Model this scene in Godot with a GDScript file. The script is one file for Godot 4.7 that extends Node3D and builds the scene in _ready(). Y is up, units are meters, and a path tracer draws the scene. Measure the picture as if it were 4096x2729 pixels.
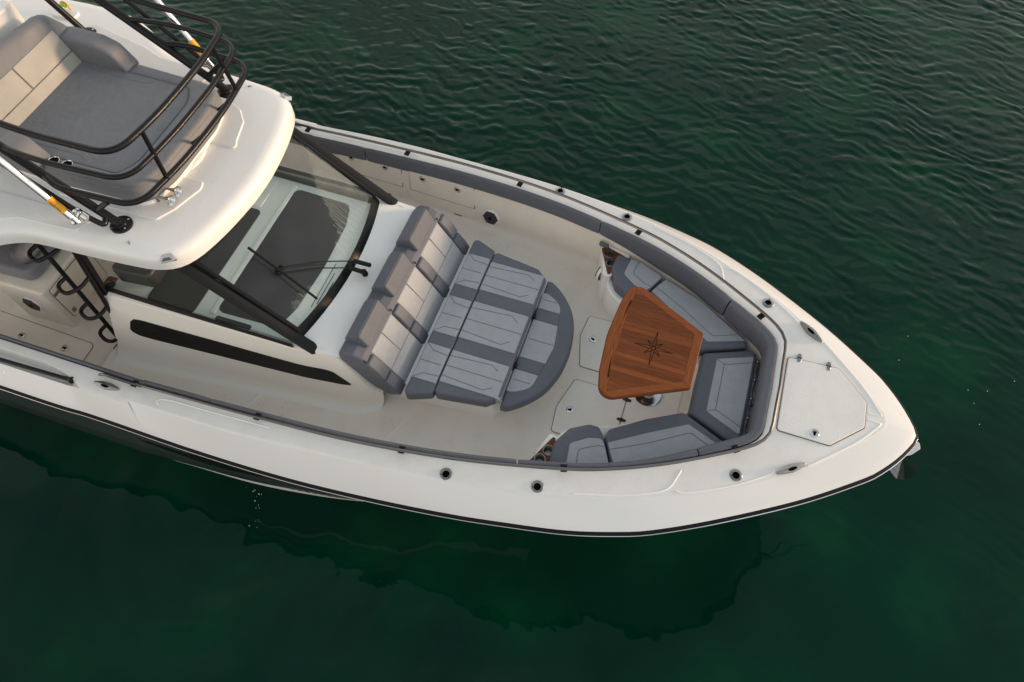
extends Node3D
# A grey and white centre-console motor boat seen from a drone on dusky green water.
# World axes: +x towards the bow, +z to starboard, +y up; the chine of the hull is at y = 0, the water at y = SEA.

var T := PackedVector3Array()      # triangles of the mesh being built
var X := Transform3D()             # applied to every point that is added
var org := Vector3.ZERO            # base of the thing being built
var rng := RandomNumberGenerator.new()
var M := {}
const SEA := -0.78

# ------------------------------------------------------------------ mesh kit
func tri(a: Vector3, b: Vector3, c: Vector3) -> void:
	T.append(a); T.append(b); T.append(c)

func quad(a: Vector3, b: Vector3, c: Vector3, d: Vector3) -> void:
	T.append(a); T.append(b); T.append(c); T.append(a); T.append(c); T.append(d)

func grid(rows: Array, wrap := false) -> void:
	for i in rows.size() - 1:
		var p: PackedVector3Array = rows[i]
		var q: PackedVector3Array = rows[i + 1]
		var n := p.size()
		for j in (n if wrap else n - 1):
			var k := (j + 1) % n
			quad(X * p[j], X * p[k], X * q[k], X * q[j])

func fan(ring: PackedVector3Array) -> void:
	var c := Vector3.ZERO
	for p in ring: c += p
	c /= ring.size()
	for j in ring.size():
		tri(X * c, X * ring[j], X * ring[(j + 1) % ring.size()])

# closes the mesh: turns it outwards (or upwards), smooths across edges flatter than ang
func finish(up := false, ang := 38.0) -> ArrayMesh:
	var n := T.size() / 3
	var fn := PackedVector3Array(); fn.resize(n)
	var total := 0.0
	for i in n:
		var a := T[3 * i]; var b := T[3 * i + 1]; var c := T[3 * i + 2]
		var f := (c - a).cross(b - a)
		fn[i] = f
		total += f.y if up else f.dot(a - T[0])
	var s := 1.0
	if total < 0.0: s = -1.0
	var at := {}
	for i in T.size():
		var key := Vector3i((T[i] * 20000.0).round())
		if at.has(key): at[key].append(i / 3)
		else: at[key] = PackedInt32Array([i / 3])
	var unit := PackedVector3Array(); unit.resize(n)
	for i in n: unit[i] = fn[i].normalized()
	var lim := cos(deg_to_rad(ang))
	var V := PackedVector3Array(); V.resize(n * 3)
	var N := PackedVector3Array(); N.resize(n * 3)
	for i in n:
		for k in 3:
			var key := Vector3i((T[3 * i + k] * 20000.0).round())
			var m := Vector3.ZERO
			for j in at[key]:
				if unit[i].dot(unit[j]) > lim: m += fn[j]
			var w: int = 3 * i + (k if s > 0 else [0, 2, 1][k])
			V[w] = T[3 * i + k] - org
			N[w] = (m.normalized() if m.length_squared() > 1e-20 else unit[i]) * s
	T = PackedVector3Array()
	var arr := []; arr.resize(Mesh.ARRAY_MAX)
	arr[Mesh.ARRAY_VERTEX] = V
	arr[Mesh.ARRAY_NORMAL] = N
	var mesh := ArrayMesh.new()
	mesh.add_surface_from_arrays(Mesh.PRIMITIVE_TRIANGLES, arr)
	return mesh

func part(called: String, m: Material, parent: Node, up := false, ang := 38.0) -> MeshInstance3D:
	var o := MeshInstance3D.new()
	o.name = called
	o.mesh = finish(up, ang)
	o.material_override = m
	parent.add_child(o, true)
	X = Transform3D()
	return o

func say(o: Node, text: String) -> Node:
	o.set_meta("label", text)
	return o

func thing(called: String, label: String, category: String, at: Vector3, group := "") -> Node3D:
	var o := Node3D.new()
	o.name = called
	add_child(o, true)
	o.position = at
	org = at
	o.set_meta("label", label)
	o.set_meta("category", category)
	if group: o.set_meta("group", group)
	return o

# ---- outlines
func P2(a: Array) -> PackedVector2Array:
	var r := PackedVector2Array()
	for i in range(0, a.size(), 2): r.append(Vector2(a[i], a[i + 1]))
	return r

func mir(a: PackedVector2Array) -> PackedVector2Array:      # closes a starboard outline over the centreline
	var r := a.duplicate()
	for i in range(a.size() - 1, -1, -1):
		if absf(a[i].y) > 1e-5: r.append(Vector2(a[i].x, -a[i].y))
	return r

func rnd(p: PackedVector2Array, rad, n := 5) -> PackedVector2Array:   # rounds the corners
	var r := PackedVector2Array()
	var c := p.size()
	for i in c:
		var R: float = rad[i % rad.size()] if rad is Array else rad
		var a := p[(i - 1 + c) % c] - p[i]; var b := p[(i + 1) % c] - p[i]
		var half := absf(a.angle_to(b)) / 2.0
		if R <= 0.0 or half > 1.5:
			r.append(p[i]); continue
		var d := minf(R / tan(half), 0.49 * minf(a.length(), b.length()))
		var s := p[i] + a.normalized() * d; var e := p[i] + b.normalized() * d
		for k in n + 1:
			var t := float(k) / n
			var w := cos(half)   # a conic that is close to the arc
			w = sin(half)
			r.append((s * (1 - t) * (1 - t) + p[i] * 2 * w * t * (1 - t) + e * t * t) / ((1 - t) * (1 - t) + 2 * w * t * (1 - t) + t * t))
	return r

func box2(x0: float, x1: float, z0: float, z1: float, r := 0.0, n := 4) -> PackedVector2Array:
	var p := P2([x0, z0, x1, z0, x1, z1, x0, z1])
	return rnd(p, r, n) if r > 0 else p

func inset(p: PackedVector2Array, d: float) -> PackedVector2Array:
	var c := p.size()
	var r := PackedVector2Array()
	var sgn := -1.0 if Geometry2D.is_polygon_clockwise(p) else 1.0
	for i in c:
		var a := (p[i] - p[(i - 1 + c) % c]).normalized(); var b := (p[(i + 1) % c] - p[i]).normalized()
		var na := Vector2(-a.y, a.x); var nb := Vector2(-b.y, b.x)
		var m := (na + nb)
		var L := m.length_squared()
		if L < 0.2: m = na
		else: m = m * 2.0 / L
		if m.length() > 2.0: m = m.normalized() * 2.0
		r.append(p[i] + m * d * sgn)
	return r

func lift(p: PackedVector2Array, y: float) -> PackedVector3Array:
	var r := PackedVector3Array()
	for q in p: r.append(Vector3(q.x, y, q.y))
	return r

# a plate or cushion: outline in x and z, from y0 to y1, its upper edge rounded by bev, its lower one by low, its top crowned
func slab(p: PackedVector2Array, y0: float, y1: float, bev := 0.0, low := 0.0, crown := 0.0, n := 3) -> void:
	var rows := []
	if low > 0.0:
		for k in range(n, 0, -1):
			var a := PI / 2 * k / n
			rows.append(lift(inset(p, low * (1 - cos(a))), y0 + low * (1 - sin(a))))
	rows.append(lift(p, y0 + low))
	if bev > 0.0:
		for k in n + 1:
			var a := PI / 2 * k / n
			rows.append(lift(inset(p, bev * (1 - cos(a))), y1 - bev + bev * sin(a)))
	else: rows.append(lift(p, y1))
	grid(rows, true)
	var top := inset(p, bev)
	if crown > 0.0:
		var c := Vector2.ZERO
		for q in top: c += q
		c /= top.size()
		var more := [lift(top, y1)]
		for k in range(1, 6):
			var s := 1.0 - k / 6.0
			var ring := PackedVector2Array()
			for q in top: ring.append(c + (q - c) * s)
			more.append(lift(ring, y1 + crown * (1 - s * s)))
		grid(more, true)
		fan(more[-1])
	else: cap(top, y1)
	cap(inset(p, low), y0)

func cap(p: PackedVector2Array, y: float) -> void:
	var ix := Geometry2D.triangulate_polygon(p)
	if ix.is_empty():
		fan(lift(p, y)); return
	var cw := Geometry2D.is_polygon_clockwise(p)
	for i in range(0, ix.size(), 3):
		var a := p[ix[i]]; var b := p[ix[i + 1]]; var c := p[ix[i + 2]]
		tri(X * Vector3(a.x, y, a.y), X * Vector3(b.x, y, b.y), X * Vector3(c.x, y, c.y))

# slab() makes caps whose winding may differ from the sides: this one sorts it out
func solid(p: PackedVector2Array, y0: float, y1: float, bev := 0.0, low := 0.0, crown := 0.0, n := 3) -> void:
	var keep := T
	T = PackedVector3Array()
	var q := p.duplicate()
	if Geometry2D.is_polygon_clockwise(q): q.reverse()
	slab(q, y0, y1, bev, low, crown, n)
	# caps face up and down, walls face out (their summed f . p is positive then)
	var up := X.basis.y.normalized()
	var cy := (X * Vector3(0, (y0 + y1) / 2, 0)).dot(up)
	var sum := 0.0
	for i in range(0, T.size(), 3):
		var f := (T[i + 2] - T[i]).cross(T[i + 1] - T[i])
		if absf(f.dot(up)) <= 0.9 * f.length():
			f -= up * f.dot(up)
			sum += f.dot(T[i] - T[0])
	var R := PackedVector3Array()
	for i in range(0, T.size(), 3):
		var a := T[i]; var b := T[i + 1]; var c := T[i + 2]
		var f := (c - a).cross(b - a)
		if f.length_squared() < 1e-18: continue
		var bad := sum < 0.0
		if absf(f.dot(up)) > 0.9 * f.length(): bad = f.dot(up) * (((a + b + c) / 3.0).dot(up) - cy) < 0.0
		R.append(a)
		if bad: R.append(c); R.append(b)
		else: R.append(b); R.append(c)
	keep.append_array(R)
	T = keep

# a profile in x and y pushed along z from z0 to z1
func push(p: PackedVector2Array, z0: float, z1: float, bev := 0.0, n := 2) -> void:
	var was := X
	X = was * Transform3D(Basis(Vector3(1, 0, 0), Vector3(0, 0, 1), Vector3(0, 1, 0)), Vector3.ZERO)
	solid(p, z0, z1, bev, bev, 0.0, n)
	X = was

func box(c: Vector3, s: Vector3, b := 0.004) -> void:
	solid(box2(c.x - s.x / 2, c.x + s.x / 2, c.z - s.z / 2, c.z + s.z / 2, b, 2), c.y - s.y / 2, c.y + s.y / 2, b, 0.0, 0.0, 2)

func lathe(prof: PackedVector2Array, n := 20) -> void:       # (radius, height) round the y axis
	var rows := []
	for q in prof:
		var r := PackedVector3Array()
		for k in n:
			var a := TAU * k / n
			r.append(Vector3(cos(a) * q.x, q.y, sin(a) * q.x))
		rows.append(r)
	grid(rows, true)

# ---- pipes
func bend(p: PackedVector3Array, R: float, n := 6) -> PackedVector3Array:    # rounds the corners of a path
	var r := PackedVector3Array([p[0]])
	for i in range(1, p.size() - 1):
		var a := p[i - 1] - p[i]; var b := p[i + 1] - p[i]
		var d := minf(R, 0.48 * minf(a.length(), b.length()))
		var s := p[i] + a.normalized() * d; var e := p[i] + b.normalized() * d
		for k in n + 1:
			var t := float(k) / n
			r.append(s * (1 - t) * (1 - t) + p[i] * 2 * t * (1 - t) + e * t * t)
	r.append(p[-1])
	return r

func tube(p: PackedVector3Array, R: float, n := 10, flat := 1.0) -> void:
	var rows := []
	var side := Vector3.UP
	var t0 := (p[1] - p[0]).normalized()
	if absf(t0.dot(side)) > 0.95: side = Vector3.RIGHT
	for i in p.size():
		var t := (p[mini(i + 1, p.size() - 1)] - p[maxi(i - 1, 0)]).normalized()
		side = (side - t * side.dot(t)).normalized()
		var o := t.cross(side)
		var r := PackedVector3Array()
		for k in n:
			var a := TAU * k / n
			r.append(p[i] + side * cos(a) * R * flat + o * sin(a) * R)
		if i == 0:
			var c := PackedVector3Array()
			for q in r: c.append(p[0] - t * R * 0.5 + (q - p[0]) * 0.55)
			rows.append(c)
		rows.append(r)
		if i == p.size() - 1:
			var c := PackedVector3Array()
			for q in r: c.append(p[i] + t * R * 0.5 + (q - p[i]) * 0.55)
			rows.append(c)
	grid(rows, true)
	fan(rows[0])
	var e: PackedVector3Array = rows[-1]
	e.reverse()
	fan(e)

func P3(a: Array, mz := 1.0) -> PackedVector3Array:
	var r := PackedVector3Array()
	for i in range(0, a.size(), 3): r.append(Vector3(a[i], a[i + 1], a[i + 2] * mz))
	return r

# ---- curves in plan
func curve(a: Array, n: int) -> PackedVector2Array:       # Catmull-Rom through the points, n points equally far apart
	var p := P2(a)
	var d := PackedVector2Array()
	for i in p.size() - 1:
		var p0 := p[maxi(i - 1, 0)]; var p3 := p[mini(i + 2, p.size() - 1)]
		for k in 12: d.append(p[i].cubic_interpolate(p[i + 1], p0, p3, k / 12.0))
	d.append(p[-1])
	return even(d, n)

func even(d: PackedVector2Array, n: int) -> PackedVector2Array:
	var L := PackedFloat32Array([0.0])
	for i in d.size() - 1: L.append(L[i] + d[i].distance_to(d[i + 1]))
	var r := PackedVector2Array()
	var j := 0
	for k in n:
		var s := L[-1] * k / (n - 1)
		while j < d.size() - 2 and L[j + 1] < s: j += 1
		r.append(d[j].lerp(d[j + 1], clampf((s - L[j]) / maxf(L[j + 1] - L[j], 1e-9), 0, 1)))
	return r

func tab(a: Array, x: float) -> float:                    # a table x, y, x, y ... read smoothly
	var n := a.size() / 2
	if x <= a[0]: return a[1]
	for i in n - 1:
		if x <= a[2 * i + 2]:
			var t: float = (x - a[2 * i]) / (a[2 * i + 2] - a[2 * i])
			return cubic_interpolate(a[2 * i + 1], a[2 * i + 3], a[2 * maxi(i - 1, 0) + 1], a[2 * mini(i + 2, n - 1) + 1], t) if n > 3 else lerpf(a[2 * i + 1], a[2 * i + 3], t)
	return a[2 * n - 1]

func lin(a: Array, x: float) -> float:                    # the same, read straight
	for i in a.size() / 2 - 1:
		if x <= a[2 * i + 2]: return lerpf(a[2 * i + 1], a[2 * i + 3], clampf((x - a[2 * i]) / (a[2 * i + 2] - a[2 * i]), 0, 1))
	return a[-1]

func along(c: PackedVector2Array, x: float) -> float:     # z of a curve at x
	for i in c.size() - 1:
		if c[i].x <= x and c[i + 1].x >= x and c[i + 1].x > c[i].x:
			return lerpf(c[i].y, c[i + 1].y, (x - c[i].x) / (c[i + 1].x - c[i].x))
	return c[-1].y

# ------------------------------------------------------------------ materials
func noise_image(size: int, freq: float, oct: int, sd: int, kind := FastNoiseLite.TYPE_SIMPLEX_SMOOTH) -> Image:
	var f := FastNoiseLite.new()
	f.noise_type = kind; f.frequency = freq; f.fractal_octaves = oct; f.seed = sd
	return f.get_seamless_image(size, size)

func ramp(im: Image, stops: Array) -> ImageTexture:       # grey to colour: [at, linear colour] ...
	im.convert(Image.FORMAT_L8)
	var out := Image.create(im.get_width(), im.get_height(), true, Image.FORMAT_RGB8)
	var lut := []
	for v in 256:
		var t := v / 255.0
		var c: Color = stops[0][1]
		for k in stops.size() - 1:
			if t >= stops[k][0]:
				var u := clampf((t - stops[k][0]) / (stops[k + 1][0] - stops[k][0]), 0, 1)
				c = stops[k][1].lerp(stops[k + 1][1], u)
		lut.append(c.linear_to_srgb())
	var raw := im.get_data()
	var w := im.get_width()
	for i in w * im.get_height(): out.set_pixel(i % w, i / w, lut[raw[i]])
	out.generate_mipmaps()
	return ImageTexture.create_from_image(out)

func bump(im: Image, k: float) -> ImageTexture:
	im.convert(Image.FORMAT_RGBA8)
	im.bump_map_to_normal_map(k)
	im.generate_mipmaps()
	return ImageTexture.create_from_image(im)

func mat(r: float, g: float, b: float, rough: float, metal := 0.0) -> StandardMaterial3D:
	var m := StandardMaterial3D.new()
	m.albedo_color = Color(r, g, b).linear_to_srgb()
	m.roughness = rough; m.metallic = metal
	return m

func tri_map(m: StandardMaterial3D, scale: Vector3) -> void:
	m.uv1_triplanar = true
	m.uv1_world_triplanar = true
	m.uv1_scale = scale

func make_materials() -> void:
	var fine := noise_image(256, 0.05, 4, 3)
	var patch := noise_image(256, 0.012, 4, 5)
	M.white = mat(0.80, 0.785, 0.765, 0.34)                     # polished gelcoat
	M.white.clearcoat_enabled = true; M.white.clearcoat = 0.35; M.white.clearcoat_roughness = 0.3
	M.shell = M.white.duplicate()
	M.shell.albedo_color = Color(0.755, 0.715, 0.655).linear_to_srgb()
	M.gunwale = M.white.duplicate()
	M.gunwale.albedo_color = Color(0.735, 0.725, 0.71).linear_to_srgb()
	M.gunwale.roughness = 0.25
	M.nonskid = mat(1, 1, 1, 0.55)                              # moulded deck
	M.nonskid.albedo_texture = ramp(patch.duplicate(), [[0.0, Color(0.71, 0.69, 0.67)], [0.5, Color(0.735, 0.72, 0.70)], [1.0, Color(0.755, 0.74, 0.72)]])
	M.nonskid.normal_enabled = true; M.nonskid.normal_scale = 0.16
	M.nonskid.normal_texture = bump(noise_image(256, 0.12, 2, 8), 2.0)
	tri_map(M.nonskid, Vector3.ONE * 1.7)
	M.cream = mat(1, 1, 1, 0.5)                                 # cockpit liner and sole
	M.cream.albedo_texture = ramp(patch.duplicate(), [[0.0, Color(0.72, 0.645, 0.565)], [0.45, Color(0.755, 0.685, 0.605)], [1.0, Color(0.775, 0.71, 0.635)]])
	M.cream.normal_enabled = true; M.cream.normal_scale = 0.12
	M.cream.normal_texture = M.nonskid.normal_texture
	tri_map(M.cream, Vector3.ONE * 1.1)
	M.hatch = M.cream.duplicate()
	M.hatch.albedo_texture = ramp(patch.duplicate(), [[0.0, Color(0.75, 0.70, 0.645)], [0.5, Color(0.775, 0.73, 0.675)], [1.0, Color(0.79, 0.745, 0.69)]])
	M.gasket = mat(0.13, 0.10, 0.075, 0.7)
	M.dark = mat(0.052, 0.056, 0.057, 0.25)                     # dark grey topsides
	M.dark.clearcoat_enabled = true; M.dark.clearcoat = 0.5; M.dark.clearcoat_roughness = 0.1
	M.black = mat(0.010, 0.010, 0.011, 0.42)
	M.black.metallic_specular = 0.3
	M.rubber = mat(0.010, 0.010, 0.012, 0.55)
	M.rubber.metallic_specular = 0.25
	M.frit = mat(0.008, 0.008, 0.009, 0.3)
	M.frit.metallic_specular = 0.3
	M.pipe = mat(0.009, 0.009, 0.011, 0.34)                     # powder coated pipe
	M.pipe.metallic_specular = 0.35
	M.pipe.normal_enabled = true; M.pipe.normal_scale = 0.2
	M.pipe.normal_texture = bump(noise_image(256, 0.09, 2, 12), 2.0)
	tri_map(M.pipe, Vector3.ONE * 4.0)
	M.steel = mat(0.62, 0.61, 0.60, 0.14, 1.0)
	M.satin = mat(0.30, 0.29, 0.28, 0.26, 1.0)
	M.rail = mat(0.16, 0.15, 0.145, 0.22, 1.0)
	M.alu = mat(0.80, 0.80, 0.80, 0.20, 1.0)
	M.galv = mat(0.62, 0.64, 0.69, 0.42, 0.05)
	M.yellow = mat(0.80, 0.36, 0.02, 0.45)
	M.print = mat(0.05, 0.03, 0.01, 0.6)
	M.lime = mat(0.35, 0.65, 0.02, 0.5)
	M.grey = vinyl(Color(0.116, 0.124, 0.150), patch, fine)
	M.light = vinyl(Color(0.325, 0.342, 0.368), patch, fine)
	M.mid = vinyl(Color(0.185, 0.19, 0.205), patch, fine)
	M.sand = vinyl(Color(0.40, 0.385, 0.35), patch, fine)
	M.stitch = mat(0.135, 0.14, 0.155, 0.8)
	M.aqua = mat(0.76, 0.84, 0.78, 0.5)
	M.dash = mat(0.024, 0.0245, 0.028, 0.5)
	M.speaker = mat(0.03, 0.03, 0.032, 0.6)
	M.red = mat(0.25, 0.03, 0.015, 0.4)
	M.hole = mat(0.004, 0.004, 0.006, 0.5)
	M.hole.metallic_specular = 0.1
	M.lamp = mat(0.10, 0.11, 0.12, 0.1)
	M.drop = mat(0.85, 0.85, 0.84, 0.05)
	M.foam = mat(0.75, 0.78, 0.75, 0.4)
	M.blade = mat(0.22, 0.26, 0.12, 0.6)
	# teak: streaks along x, or across for the aft board
	M.teak = []
	var streak := noise_image(512, 0.018, 5, 21)
	for k in 6:
		var d: float = [0.46, 0.56, 0.78, 0.68, 0.50, 0.62][k]
		var w := mat(1, 1, 1, 0.42)
		w.albedo_texture = ramp(streak.duplicate(), [[0.0, Color(0.15, 0.042, 0.012) * d], [0.4, Color(0.245, 0.071, 0.020) * d], [0.65, Color(0.30, 0.090, 0.026) * d], [1.0, Color(0.40, 0.128, 0.040) * d]])
		tri_map(w, Vector3(0.30 + 0.06 * k, 14, 14.0 + 2 * k))
		w.uv1_offset = Vector3(0.17 * k, 0, 0.31 * k)
		w.metallic_specular = 0.3
		M.teak.append(w)
	M.teak_edge = M.teak[2].duplicate(); M.teak_edge.albedo_color = Color(1, 1, 1)
	M.teak_across = M.teak_edge.duplicate(); M.teak_across.uv1_scale = Vector3(14, 14, 0.4)
	M.teak_dark = M.teak[0]
	# glass
	M.glass = mat(0.72, 0.86, 0.80, 0.0)
	M.glass.transparency = BaseMaterial3D.TRANSPARENCY_ALPHA
	M.glass.albedo_color.a = 0.01
	M.glass.metallic_specular = 0.32
	M.tint = mat(0.10, 0.13, 0.11, 0.0)
	M.tint.transparency = BaseMaterial3D.TRANSPARENCY_ALPHA
	M.tint.albedo_color.a = 0.12
	M.tint.metallic_specular = 0.32
	var di := noise_image(256, 0.03, 4, 44)
	di.convert(Image.FORMAT_L8)
	var dd := Image.create(256, 256, true, Image.FORMAT_RGBA8)
	for y in 256:
		for x in 256:
			var v := di.get_pixel(x, y).r
			dd.set_pixel(x, y, Color(0.72, 0.76, 0.72, 0.02 + 0.26 * smoothstep(0.40, 0.75, v)))
	dd.generate_mipmaps()
	M.dew = mat(1, 1, 1, 0.6)
	M.dew.albedo_texture = ImageTexture.create_from_image(dd)
	M.dew.transparency = BaseMaterial3D.TRANSPARENCY_ALPHA
	tri_map(M.dew, Vector3(0.9, 0.9, 17.0))
	# water: a dark green body under a mirror
	M.water = mat(1, 1, 1, 0.02)
	M.water.albedo_texture = ramp(noise_image(512, 0.010, 5, 31), [[0.0, Color(0.0002, 0.0190, 0.0110)], [0.45, Color(0.0003, 0.0240, 0.0130)], [0.7, Color(0.0004, 0.0295, 0.0145)], [1.0, Color(0.0012, 0.0420, 0.0175)]])
	tri_map(M.water, Vector3.ONE * 0.11)
	M.water.metallic_specular = 0.27

func vinyl(c: Color, patch: Image, fine: Image) -> StandardMaterial3D:
	var m := mat(1, 1, 1, 0.5)
	m.albedo_texture = ramp(patch.duplicate(), [[0.0, c * 0.95], [0.5, c], [1.0, c * 1.04]])
	m.metallic_specular = 0.32
	m.normal_enabled = true; m.normal_scale = 0.35
	if not M.has("grain"): M.grain = bump(noise_image(256, 0.02, 4, 17), 5.0)
	m.normal_texture = M.grain
	tri_map(m, Vector3.ONE * 2.3)
	return m

# ------------------------------------------------------------------ sky
func make_sky() -> Sky:
	var w := 512; var h := 256
	var im := Image.create(w, h, false, Image.FORMAT_RGBF)
	var n := FastNoiseLite.new()
	n.seed = 4; n.frequency = 1.9; n.fractal_octaves = 5
	var sun := Vector3(0.90, 0.12, -0.42).normalized()
	for y in h:
		var el := PI / 2 - PI * (y + 0.5) / h
		for x in w:
			var az := TAU * ((x + 0.5) / w - 0.5)
			var d := Vector3(sin(az) * cos(el), sin(el), -cos(az) * cos(el))
			var up := clampf(d.y, 0.0, 1.0)
			var c := Color(1.40, 1.40, 1.34).lerp(Color(0.46, 0.57, 0.66), smoothstep(0.30, 1.0, up))
			c = c * (1.0 - 0.34 * d.x * up)
			var near := pow(clampf(0.5 + 0.5 * d.dot(sun), 0, 1), 3.0)
			c = c + Color(1.15, 0.70, 0.34) * near * pow(1.0 - up, 1.6)
			var s := d / (0.25 + up)
			var cl := smoothstep(-0.1, 0.5, n.get_noise_3d(s.x, s.z, 1.5 * up))
			c = (c * 0.80).lerp(c * 1.28 + Color(0.03, 0.025, 0.02), cl)
			if d.y < 0: c = Color(0.10, 0.13, 0.12)
			im.set_pixel(x, y, c)
	var pm := PanoramaSkyMaterial.new()
	pm.panorama = ImageTexture.create_from_image(im)
	var sky := Sky.new()
	sky.sky_material = pm
	return sky

func _ready() -> void:
	rng.seed = 11
	# ---- camera, sky, sun
	var cam := Camera3D.new()
	cam.name = "camera"
	add_child(cam)
	cam.position = Vector3(0, 6.55, 3.097)
	cam.look_at(cam.position + Vector3(-0.16174, -0.86480, -0.47535), Vector3.UP)
	cam.fov = 52.0
	cam.near = 0.1; cam.far = 900.0
	cam.current = true
	var we := WorldEnvironment.new()
	we.name = "environment"
	var e := Environment.new()
	e.background_mode = Environment.BG_SKY
	e.sky = make_sky()
	e.background_energy_multiplier = 0.93
	e.tonemap_mode = Environment.TONE_MAPPER_LINEAR
	e.tonemap_exposure = 0.94
	e.sdfgi_enabled = true; e.ssao_enabled = true; e.ssil_enabled = true
	we.environment = e
	add_child(we)
	var sun := DirectionalLight3D.new()
	sun.name = "low_sun"
	sun.light_color = Color(1.0, 0.84, 0.67)
	sun.light_energy = 1.3
	sun.light_angular_distance = 9.0
	sun.shadow_enabled = true
	add_child(sun)
	sun.look_at_from_position(Vector3(0.90, 0.105, -0.40) * 50.0, Vector3.ZERO)
	make_materials()
	build_water()
	build_boat()
	build_table()
	build_lounge()
	build_bow_cushions()
	build_upper_lounge()
	build_helm_seat()
	build_poles()
	build_floating()

# ------------------------------------------------------------------ water
func steps(lo: float, a: float, b: float, hi: float, d: float) -> PackedFloat32Array:
	var r := PackedFloat32Array()
	var v := a; var s := d
	var left := []
	while v > lo:
		s *= 1.35; v -= s; left.append(maxf(v, lo))
	left.reverse()
	for q in left: r.append(q)
	v = a
	while v < b: r.append(v); v += d
	s = d
	while v < hi: r.append(v); s *= 1.35; v += s
	r.append(hi)
	return r

func build_water() -> void:
	var xs := steps(-260, -12.6, 5.4, 260, 0.031)
	var zs := steps(-260, -10.8, 4.6, 260, 0.031)
	var r2 := RandomNumberGenerator.new()
	r2.seed = 5
	var tr := []
	for k in 24:                                   # wind ripples
		var L := 0.10 * pow(1.062, k)
		var a := deg_to_rad(-97.0 + r2.randf_range(-34, 34))
		tr.append([cos(a) * TAU / L, sin(a) * TAU / L, r2.randf() * TAU, L * 0.0112 * pow(0.15 / maxf(L, 0.15), 0.85)])
	var calm := []
	for k in 11:                                   # slow undulation in the lee
		var L := 0.55 * pow(1.19, k)
		var a := r2.randf() * TAU
		calm.append([cos(a) * TAU / L, sin(a) * TAU / L, r2.randf() * TAU, L * 0.0039 * clampf(L / 1.1, 0.3, 1.0)])
	var warp := FastNoiseLite.new(); warp.seed = 9; warp.frequency = 0.55
	var gust := FastNoiseLite.new(); gust.seed = 2; gust.frequency = 0.16; gust.fractal_octaves = 3
	var nx := xs.size(); var nz := zs.size()
	var H := PackedFloat32Array(); H.resize(nx * nz)
	for i in nx:
		for j in nz:
			var x := xs[i]; var z := zs[j]
			if x < -14.6 or x > 7 or z < -12.4 or z > 6:
				H[i * nz + j] = 0.0; continue
			var edge := smoothstep(-14.6, -12.6, x) * smoothstep(7.0, 5.4, x) * smoothstep(-12.4, -10.8, z) * smoothstep(6.0, 4.6, z)
			var wx := x + 0.12 * warp.get_noise_2d(x, z) * 2.0; var wz := z + 0.12 * warp.get_noise_2d(x + 40, z) * 2.0
			var wind := lerpf(0.14, 1.0, smoothstep(-1.4, -4.9, z + 0.05 * x)) * clampf(0.80 + 0.75 * gust.get_noise_2d(x, z * 1.6), 0.35, 1.3)
			wind *= lerpf(1.0, 0.05, smoothstep(-0.6, 1.4, z - 0.1 * x))
			var h := 0.0
			if wind > 0.01:
				for t in tr: h += sin(wx * t[0] + wz * t[1] + t[2]) * t[3]
			h *= wind
			var lee := 0.30 + 0.85 * exp(-pow((x + 0.8) / 3.2, 2.0)) * exp(-pow((z - 1.6) / 1.6, 2.0))
			h += 0.115 * exp(-pow((z - 3.0 + 0.14 * x) / 1.05, 2.0)) * exp(-pow((x + 0.3) / 3.1, 2.0))      # the swell that the boat has pushed up
			for t in calm: h += sin(wx * t[0] + wz * t[1] + t[2]) * t[3] * lee
			var d := Vector2(x + 3.6, z - 2.05).length()           # rings by the drain
			h += 0.0075 * sin(d * 13.0 + 0.8 * sin(3.0 * z)) * exp(-d * 0.8) * smoothstep(0.0, 0.4, d)
			h += 0.0090 * sin(d * 7.0 + 1.1 * sin(1.3 * x)) * exp(-d * 0.45)
			H[i * nz + j] = h * edge
	var V := PackedVector3Array(); V.resize(nx * nz)
	var N := PackedVector3Array(); N.resize(nx * nz)
	for i in nx:
		for j in nz:
			V[i * nz + j] = Vector3(xs[i], H[i * nz + j] + SEA, zs[j])
			var i0 := maxi(i - 1, 0); var i1 := mini(i + 1, nx - 1); var j0 := maxi(j - 1, 0); var j1 := mini(j + 1, nz - 1)
			N[i * nz + j] = Vector3(-(H[i1 * nz + j] - H[i0 * nz + j]) / (xs[i1] - xs[i0]), 1.0, -(H[i * nz + j1] - H[i * nz + j0]) / (zs[j1] - zs[j0])).normalized()
	var I := PackedInt32Array(); I.resize((nx - 1) * (nz - 1) * 6)
	var k := 0
	for i in nx - 1:
		for j in nz - 1:
			var a := i * nz + j
			I[k] = a; I[k + 1] = a + nz; I[k + 2] = a + nz + 1
			I[k + 3] = a; I[k + 4] = a + nz + 1; I[k + 5] = a + 1
			k += 6
	var arr := []; arr.resize(Mesh.ARRAY_MAX)
	arr[Mesh.ARRAY_VERTEX] = V; arr[Mesh.ARRAY_NORMAL] = N; arr[Mesh.ARRAY_INDEX] = I
	var mesh := ArrayMesh.new()
	mesh.add_surface_from_arrays(Mesh.PRIMITIVE_TRIANGLES, arr)
	var o := MeshInstance3D.new()
	o.name = "water"; o.mesh = mesh; o.material_override = M.water
	o.set_meta("kind", "structure")
	o.set_meta("label", "dark green rippled sea water round the boat")
	add_child(o)

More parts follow.
